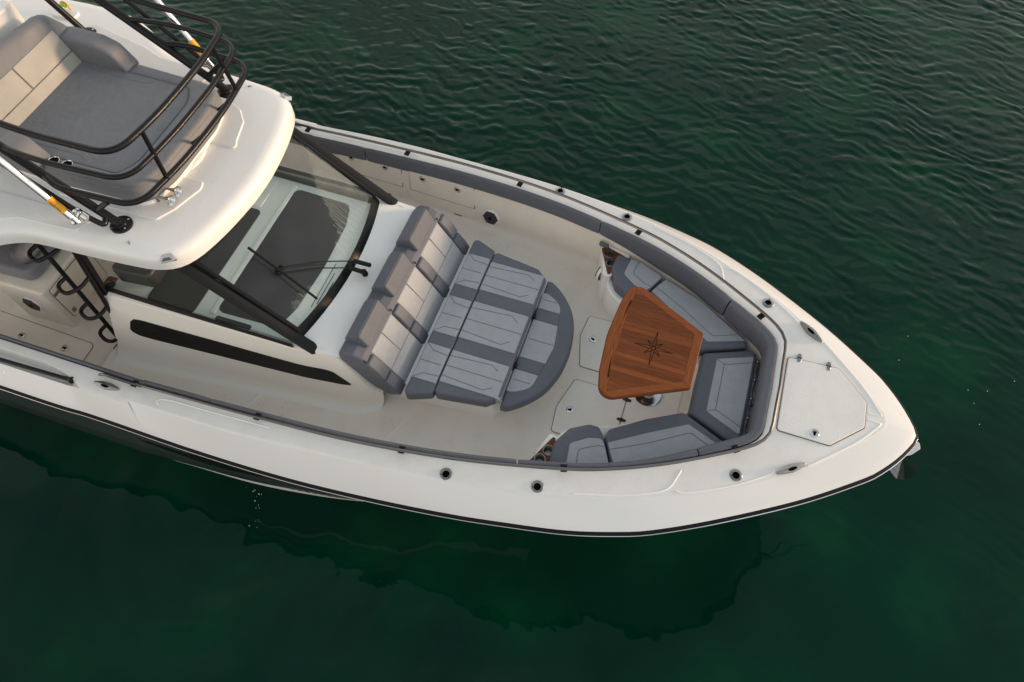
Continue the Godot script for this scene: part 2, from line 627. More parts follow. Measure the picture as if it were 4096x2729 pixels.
# ------------------------------------------------------------------ the boat's lines
const RUB := [-10.0, 1.93, -5.2, 1.925, -4.26, 1.905, -3.28, 1.905, -2.38, 1.879, -1.536, 1.815, -0.977, 1.756, -0.576, 1.696, -0.085, 1.609, 0.289, 1.505, 0.56, 1.404, 1.0, 1.177, 1.575, 0.829, 2.0, 0.518, 2.127, 0.405, 2.25, 0.26, 2.335, 0.13, 2.38, 0.045, 2.39, 0.0]
const RUB_Y := [-10.0, 0.9, -4.2, 0.93, -3.0, 0.95, -2.0, 0.99, -1.0, 1.08, 0.0, 1.16, 1.0, 1.24, 2.42, 1.28]
const DECK_Y := [-10.0, 1.06, -3.83, 1.175, -2.83, 1.245, -1.9, 1.30, -1.04, 1.345, 0.15, 1.375, 0.9, 1.385, 2.42, 1.39]
const LIP := [-10.0, 1.575, -4.4, 1.575, -3.83, 1.565, -2.83, 1.535, -1.9, 1.485, -1.04, 1.375, -0.24, 1.195, 0.15, 1.065, 0.52, 0.895, 0.89, 0.685, 1.08, 0.56, 1.16, 0.48, 1.19, 0.40, 1.195, 0.2, 1.2, 0.0]
const BREAK := [-10.0, 1.80, -4.4, 1.755, -3.94, 1.745, -2.935, 1.731, -2.22, 1.682, -1.324, 1.61, -0.629, 1.518, 0.125, 1.346, 0.667, 1.132, 1.113, 0.908, 1.579, 0.568, 1.93, 0.24, 2.09, 0.07, 2.11, 0.0]
const SOLE := [-10.0, 1.50, -4.6, 1.49, -3.0, 1.455, -1.96, 1.41, -1.16, 1.33, -0.59, 1.245, -0.1, 1.10, 0.3, 0.93, 0.7, 0.71, 1.02, 0.46, 1.12, 0.36, 1.15, 0.2, 1.15, 0.0]
const WATERLINE := [-10.0, 1.90, -4.9, 1.885, -4.08, 1.86, -3.66, 1.84, -3.09, 1.81, -2.55, 1.74, -2.04, 1.64, -1.4, 1.46, -0.8, 1.25, 0.0, 0.93, 0.8, 0.58, 1.5, 0.25, 1.95, 0.04, 2.0, 0.0]
const KEEL := [-10.0, 1.45, -3.0, 1.3, -1.0, 0.85, 0.5, 0.33, 1.45, 0.05, 1.55, 0.0]
const NS := 170

func hull_z(x: float, y: float) -> float:
	var rub := curve(RUB, 300)
	var wl := curve(WATERLINE, 300)
	var top := tab(RUB_Y, x) - 0.03
	return lerpf(along(wl, x), along(rub, x) - 0.03, clampf(y / top, 0, 1))

func both(rows: Array) -> void:           # a starboard sheet and its mirror image
	grid(rows)
	var was := X
	X = was * Transform3D(Basis.from_scale(Vector3(1, 1, -1)), Vector3.ZERO)
	var back := []
	for r in rows:
		var q: PackedVector3Array = r.duplicate()
		q.reverse()
		back.append(q)
	grid(back)
	X = was

func build_boat() -> void:
	var boat := thing("motor_boat", "white and dark grey sport motor boat with black tower, grey cushions and sharp bow", "boat", Vector3(-2, 0, 0))
	build_hull(boat)
	build_deck(boat)
	build_sole(boat)
	build_cabin(boat)
	build_hardtop(boat)
	build_tower(boat)
	build_ladder(boat)
	build_anchor(boat)
	build_flecks(boat)

func build_hull(boat: Node3D) -> void:
	var rub := curve(RUB, NS); var wl := curve(WATERLINE, NS); var kl := curve(KEEL, NS)
	var r := [PackedVector3Array(), PackedVector3Array(), PackedVector3Array(), PackedVector3Array(), PackedVector3Array()]
	for i in NS:
		var a := Vector3(rub[i].x - 0.02, tab(RUB_Y, rub[i].x) - 0.03, maxf(rub[i].y - 0.03, 0.0))
		var w := Vector3(wl[i].x, 0, wl[i].y)
		r[0].append(a)
		r[1].append(a.lerp(w, 0.33) + Vector3(0, 0, -0.012) * smoothstep(-2.0, 1.0, a.x) * signf(a.z))
		r[2].append(a.lerp(w, 0.66) + Vector3(0, 0, -0.016) * smoothstep(-2.0, 1.0, a.x) * signf(a.z))
		r[3].append(w)
		r[4].append(Vector3(kl[i].x, SEA - 0.35, kl[i].y))
	both(r)
	quad(Vector3(-10.0, 0.9, 1.9), Vector3(-10.0, 0.9, -1.9), Vector3(-10.0, SEA - 0.35, -1.45), Vector3(-10.0, SEA - 0.35, 1.45))
	var hull := part("hull", M.dark, boat)
	# white bottom paint rising towards the bow
	var st := [-3.95, 0.012, -3.5, 0.05, -3.08, 0.10, -2.66, 0.145, -2.15, 0.19, -1.7, 0.215, 2.1, 0.24]
	var lo := PackedVector3Array(); var hi := PackedVector3Array()
	for k in 60:
		var x := lerpf(-3.95, -0.4, k / 59.0)
		lo.append(Vector3(x, -0.004, hull_z(x, 0.0) + 0.002))
		hi.append(Vector3(x, tab(st, x), hull_z(x, tab(st, x)) + 0.004))
	grid([hi, lo])
	part("boot_stripe", M.white, hull)
	X = Transform3D(Basis.from_scale(Vector3(1, 1, -1)), Vector3.ZERO)
	grid([hi, lo])
	part("boot_stripe", M.white, hull)
	# the long dark hull window on each side
	for s in [1.0, -1.0]:
		var tp := [-4.14, 0.49, -3.8, 0.53, -3.4, 0.60, -2.8, 0.76, -2.3, 0.82, -1.95, 0.84]
		var bt := [-4.14, 0.47, -3.85, 0.35, -3.5, 0.29, -3.08, 0.33, -2.65, 0.41, -2.18, 0.59, -1.95, 0.83]
		var a := PackedVector3Array(); var b := PackedVector3Array(); var c := PackedVector3Array()
		for k in 40:
			var x := lerpf(-4.14, -1.95, k / 39.0)
			var yt := tab(tp, x); var yb := tab(bt, x)
			a.append(Vector3(x, yt, hull_z(x, yt) + 0.001)); c.append(Vector3(x, yb, hull_z(x, yb) + 0.001))
			b.append(Vector3(x, (yt + yb) / 2, hull_z(x, (yt + yb) / 2) + 0.012))
		X = Transform3D(Basis.from_scale(Vector3(1, 1, s)), Vector3.ZERO)
		grid([a, b, c])
		part("hull_window", M.frit, hull)
	# rub rail and its bright strip
	var line := PackedVector3Array(); var strip := PackedVector3Array()
	for i in NS:
		line.append(Vector3(rub[i].x - 0.005, tab(RUB_Y, rub[i].x), maxf(rub[i].y, 0)))
		var d := rub[mini(i + 1, NS - 1)] - rub[maxi(i - 1, 0)]
		var n := Vector2(-d.y, d.x).normalized()
		var q := rub[i] + n * 0.017
		if i == NS - 1: q = Vector2(rub[i].x + 0.017, 0)
		strip.append(Vector3(q.x, tab(RUB_Y, rub[i].x) - 0.018, maxf(q.y, 0)))
	for k in range(NS - 2, -1, -1):
		line.append(line[k] * Vector3(1, 1, -1)); strip.append(strip[k] * Vector3(1, 1, -1))
	tube(line, 0.023, 10)
	var rr := part("rub_rail", M.rubber, hull)
	tube(strip, 0.008, 6)
	part("rub_strake", M.steel, rr)

func build_deck(boat: Node3D) -> void:
	var lip := curve(LIP, NS); var br := curve(BREAK, NS); var rub := curve(RUB, NS)
	var rows := []
	for k in 10: rows.append(PackedVector3Array())
	for i in NS:
		var yl := tab(DECK_Y, lip[i].x); var yb := tab(DECK_Y, br[i].x); var yr := tab(RUB_Y, rub[i].x)
		var dl := lip[mini(i + 1, NS - 1)] - lip[maxi(i - 1, 0)]
		var n := Vector2(-dl.y, dl.x).normalized()
		if i == NS - 1: n = Vector2(1, 0)
		var dip := smoothstep(-4.40, -4.52, br[i].x) * 0.10
		var L := func(o: float, y: float) -> Vector3: return Vector3(lip[i].x + n.x * o, y, maxf(lip[i].y + n.y * o, 0.0))
		rows[0].append(L.call(0.0, yl - 0.13))
		rows[1].append(L.call(0.0, yl - 0.014))
		rows[2].append(L.call(0.005, yl - 0.004))
		rows[3].append(L.call(0.016, yl))
		rows[4].append(L.call(0.075 if dip > 0.0 else 0.06, yl))
		var B := Vector3(br[i].x, yb, br[i].y)
		var R := Vector3(rub[i].x, yr + 0.018, rub[i].y)
		var down := Vector3(0, -dip, 0)
		rows[5].append(L.call(0.06, yl).lerp(B, 0.4) + down)
		var inn := (R - B); inn.y = 0
		rows[6].append(B - inn.normalized() * 0.018 + down)
		rows[7].append(B + inn.normalized() * 0.018 + Vector3(0, -0.012, 0) + down * 0.3)
		rows[8].append(B.lerp(R, 0.72) + Vector3(0, 0.012, 0))
		rows[9].append(R)
	for row in rows:
		row[NS - 1].z = 0.0
	both(rows.slice(0, 8))
	var deck := part("deck", M.nonskid, boat, true, 30.0)
	for s in [1.0, -1.0]:
		X = Transform3D(Basis.from_scale(Vector3(1, 1, s)), Vector3.ZERO)
		grid(rows.slice(7, 10))
		part("gunwale", M.gunwale, deck, true, 30.0)
	# moulded ridges between the deck panels
	for s in [1.0, -1.0]:
		for path in [[-0.1, 1.37, 0.25, 1.27, 0.5, 1.16, 0.585, 1.09, 0.62, 1.0, 0.64, 0.93], [0.64, 1.10, 0.72, 1.09, 1.02, 0.935, 1.28, 0.755, 1.33, 0.70], [1.56, 0.58, 1.62, 0.53, 1.90, 0.262, 2.06, 0.06, 2.07, 0.035]]:
			var c := curve(path, 28)
			var p := PackedVector3Array()
			for q in c: p.append(Vector3(q.x, tab(DECK_Y, q.x) - 0.003, q.y * s))
			tube(p, 0.009, 6)
			part("deck_ridge", M.white, deck)
		var c2 := curve([1.97, 0.03, 2.02, 0.032, 2.07, 0.035], 8)
		var p2 := PackedVector3Array()
		for q in c2: p2.append(Vector3(q.x, tab(DECK_Y, q.x) - 0.003, q.y * s))
		tube(p2, 0.008, 6)
		part("deck_ridge", M.white, deck)
		# inset panel by the aft cleat
		var w := curve([-3.62, 1.70, -3.66, 1.66, -3.55, 1.632, -3.2, 1.622, -2.6, 1.60], 24)
		var p3 := PackedVector3Array()
		for q in w: p3.append(Vector3(q.x, tab(DECK_Y, q.x) - 0.004, q.y * s))
		tube(p3, 0.008, 6)
		part("deck_ridge", M.white, deck)
	# anchor locker lid with gasket, hinges and latch
	var lid := P2([1.288, -0.335, 1.70, -0.36, 1.945, -0.115, 1.945, 0.115, 1.70, 0.357, 1.29, 0.355])
	solid(rnd(inset(lid, -0.007), [0.03, 0.05, 0.03, 0.03, 0.03, 0.03]), 1.375, 1.3915)
	part("gasket", M.gasket, deck)
	solid(rnd(lid, [0.025, 0.045, 0.025, 0.025, 0.025, 0.025]), 1.38, 1.401, 0.006)
	var hatch := part("anchor_hatch", M.nonskid, deck)
	for x in [1.375, 1.617]: hinge(Vector3(x, 1.401, -0.354), PI / 2, hatch)
	latch(Transform3D(Basis(Vector3.UP, PI / 2), Vector3(1.574, 1.401, 0.296)), hatch)
	# coaming grab rail
	var rail := PackedVector3Array()
	for i in NS:
		if lip[i].x < -4.28: continue
		var d := lip[mini(i + 1, NS - 1)] - lip[maxi(i - 1, 0)]
		var n := Vector2(-d.y, d.x).normalized()
		if i == NS - 1: n = Vector2(1, 0)
		var q := lip[i] + n * 0.042
		rail.append(Vector3(q.x, tab(DECK_Y, lip[i].x) + 0.080, maxf(q.y, 0)))
	rail[0].y -= 0.05
	for k in range(rail.size() - 2, -1, -1): rail.append(rail[k] * Vector3(1, 1, -1))
	tube(rail, 0.013, 8)
	var gr := part("grab_rail", M.rail, boat)
	for s in [1.0, -1.0]:
		for x in [-3.9, -2.72, -1.47, -0.22, 1.0]:
			var z := along(lip, x)
			X = Transform3D(Basis(Vector3.UP, s * tab([-4, 0.03, -2.5, 0.04, -1.0, 0.18, 0.2, 0.38, 1.0, 0.62], x)), Vector3(x, tab(DECK_Y, x) + 0.050, s * (z + 0.026)))
			box(Vector3.ZERO, Vector3(0.05, 0.012, 0.06), 0.003)
			part("rail_bracket", M.black, gr)
	# padded bolsters along the inside of the coaming
	var cuts := [[-9.6, -3.203], [-3.197, -0.578], [-0.572, 0.742]]
	for s in [1.0, -1.0]:
		for c in cuts: bolster(lip, c[0], c[1], s, boat)
	bolster(lip, 0.748, 99.0, 1.0, boat)
	# rod holders and cleats
	for v in [[-1.074, 1.53], [-0.371, 1.405], [1.047, 0.835]]:
		for s in [1.0, -1.0]: rod_holder(Vector3(v[0], tab(DECK_Y, v[0]), v[1] * s), boat)
	for s in [1.0, -1.0]:
		cleat(Vector3(1.437, 1.402, 0.648 * s), -atan2(0.143 * s, 0.19), boat, 0.125)
		cleat(Vector3(-4.15, 1.178, 1.682 * s), -0.04 * s, boat, 0.125)
		# black grab tube in the side recess, with a chrome filler cap beside it
		tube(P3([-6.8, 1.09, 1.806, -4.50, 1.150, 1.727], s), 0.018, 10)
		var tb := part("grab_tube", M.pipe, boat)
		X = Transform3D(Basis(Vector3.FORWARD, PI / 2), Vector3(-4.49, 1.150, 1.726 * s))
		lathe(P2([0.0, 0.012, 0.03, 0.012, 0.032, 0.0, 0.024, -0.02, 0.018, -0.03]), 14)
		part("tube_flange", M.black, tb)
		X = Transform3D(Basis(), Vector3(-5.17, 1.045, 1.80 * s))
		lathe(P2([0.036, 0.0, 0.036, 0.012, 0.028, 0.02, 0.012, 0.024, 0.0, 0.025]), 18)
		part("filler_cap", M.steel, boat)

func bolster(lip: PackedVector2Array, x0: float, x1: float, s: float, boat: Node3D) -> void:
	var c := PackedVector2Array()
	for q in curve(LIP, 900):
		if q.x >= x0 and q.x <= x1: c.append(q)
	if x1 > 50:
		for k in range(c.size() - 2, -1, -1): c.append(Vector2(c[k].x, -c[k].y))
	c = even(c, clampi(c.size() / 5, 20, 90))
	var rows := []
	var m := c.size()
	for i in m:
		var d := c[mini(i + 1, m - 1)] - c[maxi(i - 1, 0)]
		var n := Vector2(d.y, -d.x).normalized()           # inwards
		var y := tab(DECK_Y, c[i].x)
		var tall := 0.200 + 0.075 * smoothstep(-0.55, 0.1, c[i].x)
		var thick := 0.030 + 0.045 * smoothstep(0.25, 1.0, c[i].x)
		var pinch := 1.0
		if i == 0 or i == m - 1: pinch = 0.93
		var r := PackedVector3Array()
		for q in [[0.0, -0.012], [0.25, -0.004], [0.62, -0.008], [0.88, -0.024], [1.0, -0.05], [1.06, -0.10], [1.0, -0.15], [0.90, -0.172], [0.6, -0.19], [0.0, -0.18]]:
			var dy: float = q[1] if q[1] > -0.11 else lerpf(-0.10, -tall, (-q[1] - 0.10) / 0.09)
			var o: Vector2 = c[i] + n * (0.006 + thick * q[0] * pinch)
			r.append(Vector3(o.x, y + 0.034 + (dy + 0.1) * pinch - 0.1, o.y))
		rows.append(r)
	X = Transform3D(Basis.from_scale(Vector3(1, 1, s)), Vector3.ZERO)
	grid(rows, true)
	fan(rows[0])
	var e: PackedVector3Array = rows[-1].duplicate()
	e.reverse()
	fan(e)
	var b := part("coaming_bolster", M.grey, boat, false, 50.0)
	# seam along the upper edge
	var seam := PackedVector3Array()
	for i in m: seam.append((rows[i] as PackedVector3Array)[3] + Vector3(0, 0.001, 0))
	X = Transform3D(Basis.from_scale(Vector3(1, 1, s)), Vector3.ZERO)
	tube(seam, 0.0028, 5)
	part("seam", M.stitch, b)

func rod_holder(at: Vector3, boat: Node3D) -> void:
	X = Transform3D(Basis(Vector3.RIGHT, 0.08 * signf(at.z)), at)
	lathe(P2([0.050, -0.004, 0.050, 0.004, 0.044, 0.009, 0.030, 0.011, 0.026, 0.008, 0.025, 0.0]), 24)
	var o := part("rod_holder", M.satin, boat)
	X = Transform3D(Basis(Vector3.RIGHT, 0.08 * signf(at.z)), at)
	lathe(P2([0.0, 0.003, 0.0245, 0.003, 0.0265, 0.010, 0.024, 0.0125, 0.0215, 0.010, 0.0205, 0.004]), 20)
	part("rod_tube", M.hole, o)
	for k in 3:
		var a := TAU * k / 3 + 0.6
		X = Transform3D(Basis(), at + Vector3(cos(a) * 0.039, 0.009, sin(a) * 0.039))
		lathe(P2([0.005, -0.002, 0.005, 0.002, 0.0, 0.003]), 8)
		part("screw", M.black, o)

func cleat(at: Vector3, turn: float, boat: Node3D, half: float) -> void:
	var b := Transform3D(Basis(Vector3.UP, -turn), at)
	X = b
	var ring := PackedVector2Array()
	for k in 28:
		var a := TAU * k / 28
		ring.append(Vector2(cos(a) * half, sin(a) * 0.034 * (1.0 - 0.35 * absf(cos(a)))))
	solid(ring, -0.01, 0.012, 0.006, 0.0, 0.014)
	var o := part("cleat", M.satin, boat)
	X = b
	var dent := PackedVector2Array()
	for k in 16:
		var a := TAU * k / 16
		dent.append(Vector2(cos(a) * half * 0.30, 0.012 + sin(a) * 0.012))
	solid(dent, 0.014, 0.0275, 0.002)
	part("cleat_recess", M.hole, o)

func latch(f: Transform3D, parent: Node3D) -> void:
	X = f
	lathe(P2([0.037, -0.002, 0.037, 0.004, 0.033, 0.007, 0.022, 0.005, 0.0, 0.0045]), 20)
	var o := part("latch", M.steel, parent)
	X = f
	solid(rnd(P2([-0.022, -0.007, -0.004, -0.010, 0.016, -0.014, 0.016, 0.014, -0.004, 0.010, -0.022, 0.007]), 0.005, 3), 0.0045, 0.0075, 0.001)
	part("latch_handle", M.hole, o)

func hinge(at: Vector3, turn: float, parent: Node3D) -> void:
	var b := Transform3D(Basis(Vector3.UP, turn), at)
	X = b
	solid(rnd(P2([-0.042, -0.012, 0.0, -0.019, 0.042, -0.012, 0.042, 0.012, 0.0, 0.019, -0.042, 0.012]), 0.006, 3), -0.012, 0.004, 0.002)
	var o := part("hinge", M.satin, parent)
	X = b
	tube(P3([0, 0.004, -0.018, 0, 0.004, 0.018]), 0.004, 8)
	part("hinge_pin", M.black, o)
	for q in [[-0.03, 0.0], [0.03, 0.0], [-0.015, 0.009], [-0.015, -0.009], [0.015, 0.009], [0.015, -0.009]]:
		X = b * Transform3D(Basis(), Vector3(q[0], 0.004, q[1]))
		lathe(P2([0.0032, -0.001, 0.0032, 0.001, 0.0, 0.0012]), 6)
		part("screw", M.black, o)

# ------------------------------------------------------------------ cockpit
func build_sole(boat: Node3D) -> void:
	var lip := curve(LIP, NS); var sl := curve(SOLE, NS)
	var rows := []
	for k in 7: rows.append(PackedVector3Array())
	for i in NS:
		var y := tab(DECK_Y, lip[i].x)
		var low := 0.68 if sl[i].x > -4.72 else 0.5
		var a := Vector3(lip[i].x, y - 0.12, lip[i].y)
		var b := Vector3(sl[i].x, low, sl[i].y)
		var inw := Vector3(0, 0, -1) if i < NS * 0.86 else Vector3(-0.5, 0, -0.5)
		if i > NS - 12: inw = Vector3(-1, 0, 0)
		rows[0].append(a)
		rows[1].append(a.lerp(b, 0.35) + inw * 0.02)
		rows[2].append(Vector3(b.x, low + 0.10, b.z) - inw * 0.012)
		rows[3].append(Vector3(b.x, low + 0.045, b.z) + inw * 0.004)
		rows[4].append(Vector3(b.x, low + 0.014, b.z) + inw * 0.028)
		rows[5].append(Vector3(b.x, low + 0.003, b.z) + inw * 0.07)
		rows[6].append(Vector3(b.x, low - 0.004, b.z) + inw * 0.13)
	for row in rows: row[NS - 1].z = 0.0
	both(rows)
	part("cockpit_liner", M.cream, boat, true, 40.0)
	var out := PackedVector2Array()
	for q in sl:
		if q.x > -4.7: out.append(q)
	out.insert(0, Vector2(-4.70, 1.49))
	solid(mir(out), 0.60, 0.68)
	var sole := part("cockpit_sole", M.cream, boat)
	solid(box2(-10.0, -4.7, -1.5, 1.5), 0.40, 0.5)
	var aft := part("aft_sole", M.cream, boat)
	# seams moulded in the side deck
	for s in [1.0, -1.0]:
		for p in [[-3.195, 1.36, -3.10, 1.11], [-1.865, 1.25, -1.75, 0.97]]:
			tube(P3([p[0], 0.679, p[1], p[2], 0.679, p[3]], s), 0.006, 6)
			part("sole_ridge", M.white, sole)
	# two floor lids with gasket, latch and hinge, and the plate under the table
	for s in [1.0, -1.0]:
		var lid := P2([-0.46, 0.645 * s, -0.485, 0.40 * s, -0.40, 0.075 * s, 0.105, 0.075 * s, 0.105, 0.66 * s])
		solid(rnd(inset(lid, -0.005), 0.03), 0.66, 0.684)
		part("gasket", M.gasket, sole)
		solid(rnd(lid, 0.025), 0.67, 0.690, 0.005)
		var h := part("floor_hatch", M.hatch, sole)
		latch(Transform3D(Basis(Vector3.UP, 0.3 * s), Vector3(-0.359, 0.690, 0.395 * s)), h)
		hinge(Vector3(0.112, 0.691, 0.341 * s), 0.0, h)
		hinge(Vector3(0.112, 0.691, 0.13 * s), 0.0, h)
	solid(rnd(P2([0.117, -0.60, 0.58, -0.22, 0.58, 0.22, 0.117, 0.60]), 0.02), 0.67, 0.6885, 0.004)
	part("floor_panel", M.hatch, sole)
	# starboard cooler hatch in the lower sole
	var ch := P2([-6.3, 1.125, -5.06, 1.15, -5.05, 1.43, -6.3, 1.43])
	solid(rnd(inset(ch, -0.006), 0.06), 0.48, 0.503)
	part("gasket", M.gasket, aft)
	solid(rnd(ch, 0.055), 0.49, 0.508, 0.006)
	var h2 := part("floor_hatch", M.cream, aft)
	for x in [-5.81, -5.31]: latch(Transform3D(Basis(), Vector3(x, 0.508, 1.30 - 0.03 * (x + 5.81))), h2)
	# locker doors in the bulwark under the port bolster
	for c in [[-3.56, -2.785], [-2.715, -1.945]]:
		var mid: float = (c[0] + c[1]) / 2; var w: float = c[1] - c[0]
		var f := wall_frame(mid, -1.0)
		X = f
		solid(rnd(P2([-w / 2, 0.04, w / 2 + 0.02, 0.04, w / 2 - 0.01, 0.5, -w / 2 - 0.01, 0.5]), [0.05, 0.05, 0.02, 0.02]), -0.004, 0.010, 0.006)
		var fr := part("locker_frame", M.cream, boat)
		X = f
		solid(rnd(P2([-w / 2 + 0.012, 0.186, w / 2 - 0.004, 0.186, w / 2 - 0.02, 0.5, -w / 2 + 0.005, 0.5]), [0.008, 0.008, 0.02, 0.02]), 0.008, 0.0118)
		part("gasket", M.gasket, fr)
		X = f
		solid(rnd(P2([-w / 2 + 0.018, 0.194, w / 2 - 0.012, 0.194, w / 2 - 0.027, 0.49, -w / 2 + 0.010, 0.49]), [0.006, 0.006, 0.02, 0.02]), 0.009, 0.018, 0.003)
		var dr := part("locker_door", M.cream, fr)
		for q in [-0.22, 0.18]:
			latch(f * Transform3D(Basis(), Vector3(q, 0.018, 0.378)), dr)
		X = f
		solid(box2(w * 0.24 - 0.045, w * 0.24 + 0.045, 0.035, 0.047, 0.005), 0.006, 0.0125)
		part("finger_slot", M.gasket, fr)
	speaker(wall_frame(-1.765, -1.0) * Transform3D(Basis(), Vector3(0, 0.004, 0.155)), boat, 0.078)
	# white moulding under the bow settee
	var inn := [-0.42, 1.22, -0.41, 1.0, -0.385, 0.86, -0.33, 0.75, -0.22, 0.675, -0.02, 0.60, 0.3, 0.44, 0.58, 0.27, 0.655, 0.16, 0.66, 0.0]
	var ic := curve(inn, 40)
	var base := PackedVector2Array()
	for q in ic: base.append(q)
	var oc := PackedVector2Array()
	for q in sl:
		if q.x > -0.40: oc.append(q)
	oc.reverse()
	for q in oc: base.append(q + Vector2(0.01, 0.012))
	for s in [1.0, -1.0]:
		var pp := PackedVector2Array()
		for q in base: pp.append(Vector2(q.x, q.y * s))
		solid(pp, 0.67, 1.03, 0.02)
	var sb := part("settee_base", M.white, boat)
	for s in [1.0, -1.0]:
		# raised end with the cup holder plate
		var cups := [Vector2(-0.44, 1.10 * s), Vector2(-0.395, 1.005 * s)]
		for q in drilled(rnd(P2([-0.55, 1.235 * s, -0.24, 1.16 * s, -0.36, 0.86 * s, -0.425, 0.85 * s]), [0.03, 0.02, 0.02, 0.03]), cups, 0.041): solid(q, 0.67, 1.118)
		part("settee_end", M.white, sb)
		for q in drilled(rnd(P2([-0.525, 1.155 * s, -0.475, 1.185 * s, -0.285, 1.125 * s, -0.285, 1.075 * s, -0.385, 0.86 * s]), 0.014), cups, 0.041): solid(q, 1.116, 1.129)
		var pl := part("cup_plate", M.teak_dark, sb)
		for q in cups: cup(Vector3(q.x, 1.129, q.y), pl)
		var f := Transform3D(Basis(Vector3(0.35, 0, 0.93 * s).normalized(), Vector3(-0.93, 0.0, 0.35 * s).normalized(), Vector3.UP), Vector3(-0.472, 0.90, 1.045 * s))
		speaker(f, sb, 0.072)
	# power outlet with cover on the port side above the cup holders
	X = wall_frame(-0.50, -1.0)
	solid(box2(-0.055, 0.055, 0.37, 0.47, 0.01), 0.02, 0.035, 0.003)
	var ot := part("power_outlet", M.white, boat)
	X = wall_frame(-0.50, -1.0)
	solid(box2(-0.05, 0.05, 0.425, 0.475, 0.012), 0.03, 0.06, 0.006)
	part("outlet_cover", M.grey, ot)
	for q in [-0.03, 0.0, 0.03]:
		X = wall_frame(-0.50, -1.0) * Transform3D(Basis(), Vector3(q, 0.034, 0.397))
		lathe(P2([0.011, 0.0, 0.011, 0.006, 0.0, 0.007]), 10)
		part("socket", M.black if q >= 0 else M.steel, ot)

# frame on the sloping bulwark: x along the boat, z up the wall, y out of it into the cockpit
func wall_frame(x: float, side: float) -> Transform3D:
	var sl := curve(SOLE, 200); var lip := curve(LIP, 200)
	var z0 := along(sl, x); var z1 := along(lip, x)
	var dz := (along(sl, x + 0.2) - along(sl, x - 0.2)) / 0.4
	var ax := Vector3(1, 0, dz).normalized()
	var up := Vector3(0, tab(DECK_Y, x) - 0.12 - 0.78, (z1 - z0 - 0.012)).normalized()
	var n := ax.cross(up).normalized()
	if n.z > 0: n = -n
	var b := Basis(ax, n, up)
	var o := Vector3(x, 0.68, z0 - 0.012)
	if side < 0:
		b = Basis(ax * Vector3(1, 1, -1), n * Vector3(1, 1, -1), up * Vector3(1, 1, -1))
		o.z = -o.z
	return Transform3D(b, o)

func speaker(f: Transform3D, parent: Node3D, r: float) -> void:
	X = f
	lathe(P2([r * 1.22, -0.02, r * 1.22, 0.004, r * 1.1, 0.012, r, 0.014]), 28)
	var o := part("speaker", M.white, parent)
	X = f
	lathe(P2([r, 0.0, r, 0.02, r * 0.9, 0.026, r * 0.4, 0.020, r * 0.28, 0.024, r * 0.25, 0.03, 0.0, 0.03]), 28)
	for k in 6:
		var a := TAU * k / 6
		X = f * Transform3D(Basis(Vector3.UP, -a), Vector3(cos(a) * r, 0.018, sin(a) * r))
		box(Vector3.ZERO, Vector3(0.016, 0.012, 0.015), 0.003)
	part("speaker_grille", M.speaker, o)
	X = f
	lathe(P2([r * 0.24, 0.028, r * 0.22, 0.033, 0.0, 0.034]), 16)
	part("speaker_cap", M.hole, o)

# an outline cut in two along the line through the two cups, with the cups taken out
func drilled(p: PackedVector2Array, cups: Array, r: float) -> Array:
	var out := []
	var d: Vector2 = (cups[1] - cups[0]).normalized() * 3.0
	var n := Vector2(-d.y, d.x)
	for s in [1.0, -1.0]:
		var c: Vector2 = cups[0]
		for q in Geometry2D.intersect_polygons(p, PackedVector2Array([c - d, c + d, c + d + n * s, c - d + n * s])):
			var rest := [q]
			for h in cups:
				var hole := PackedVector2Array()
				for k in 20: hole.append(h + Vector2(cos(TAU * k / 20), sin(TAU * k / 20)) * r)
				var next := []
				for w in rest: next.append_array(Geometry2D.clip_polygons(w, hole))
				rest = next
			out.append_array(rest)
	return out

func cup(at: Vector3, parent: Node3D) -> void:
	X = Transform3D(Basis(), at)
	lathe(P2([0.038, -0.004, 0.048, 0.0, 0.047, 0.005, 0.042, 0.006, 0.039, 0.001, 0.039, -0.06, 0.03, -0.07, 0.0, -0.071]), 24)
	part("cup_holder", M.satin, parent)

# ------------------------------------------------------------------ cabin and windshield
func cabin_base(x: float) -> float:
	return tab([-4.62, 1.215, -3.39, 1.10, -2.25, 0.985, -2.1, 0.93, -2.0, 0.86], x)

func cabin_wall(x: float, y: float) -> float:
	return lerpf(cabin_base(x), tab([-4.62, 0.925, -2.7, 0.915, -2.3, 0.86, -2.1, 0.84, -2.0, 0.82], x), clampf((y - 0.68) / 0.66, 0, 1))

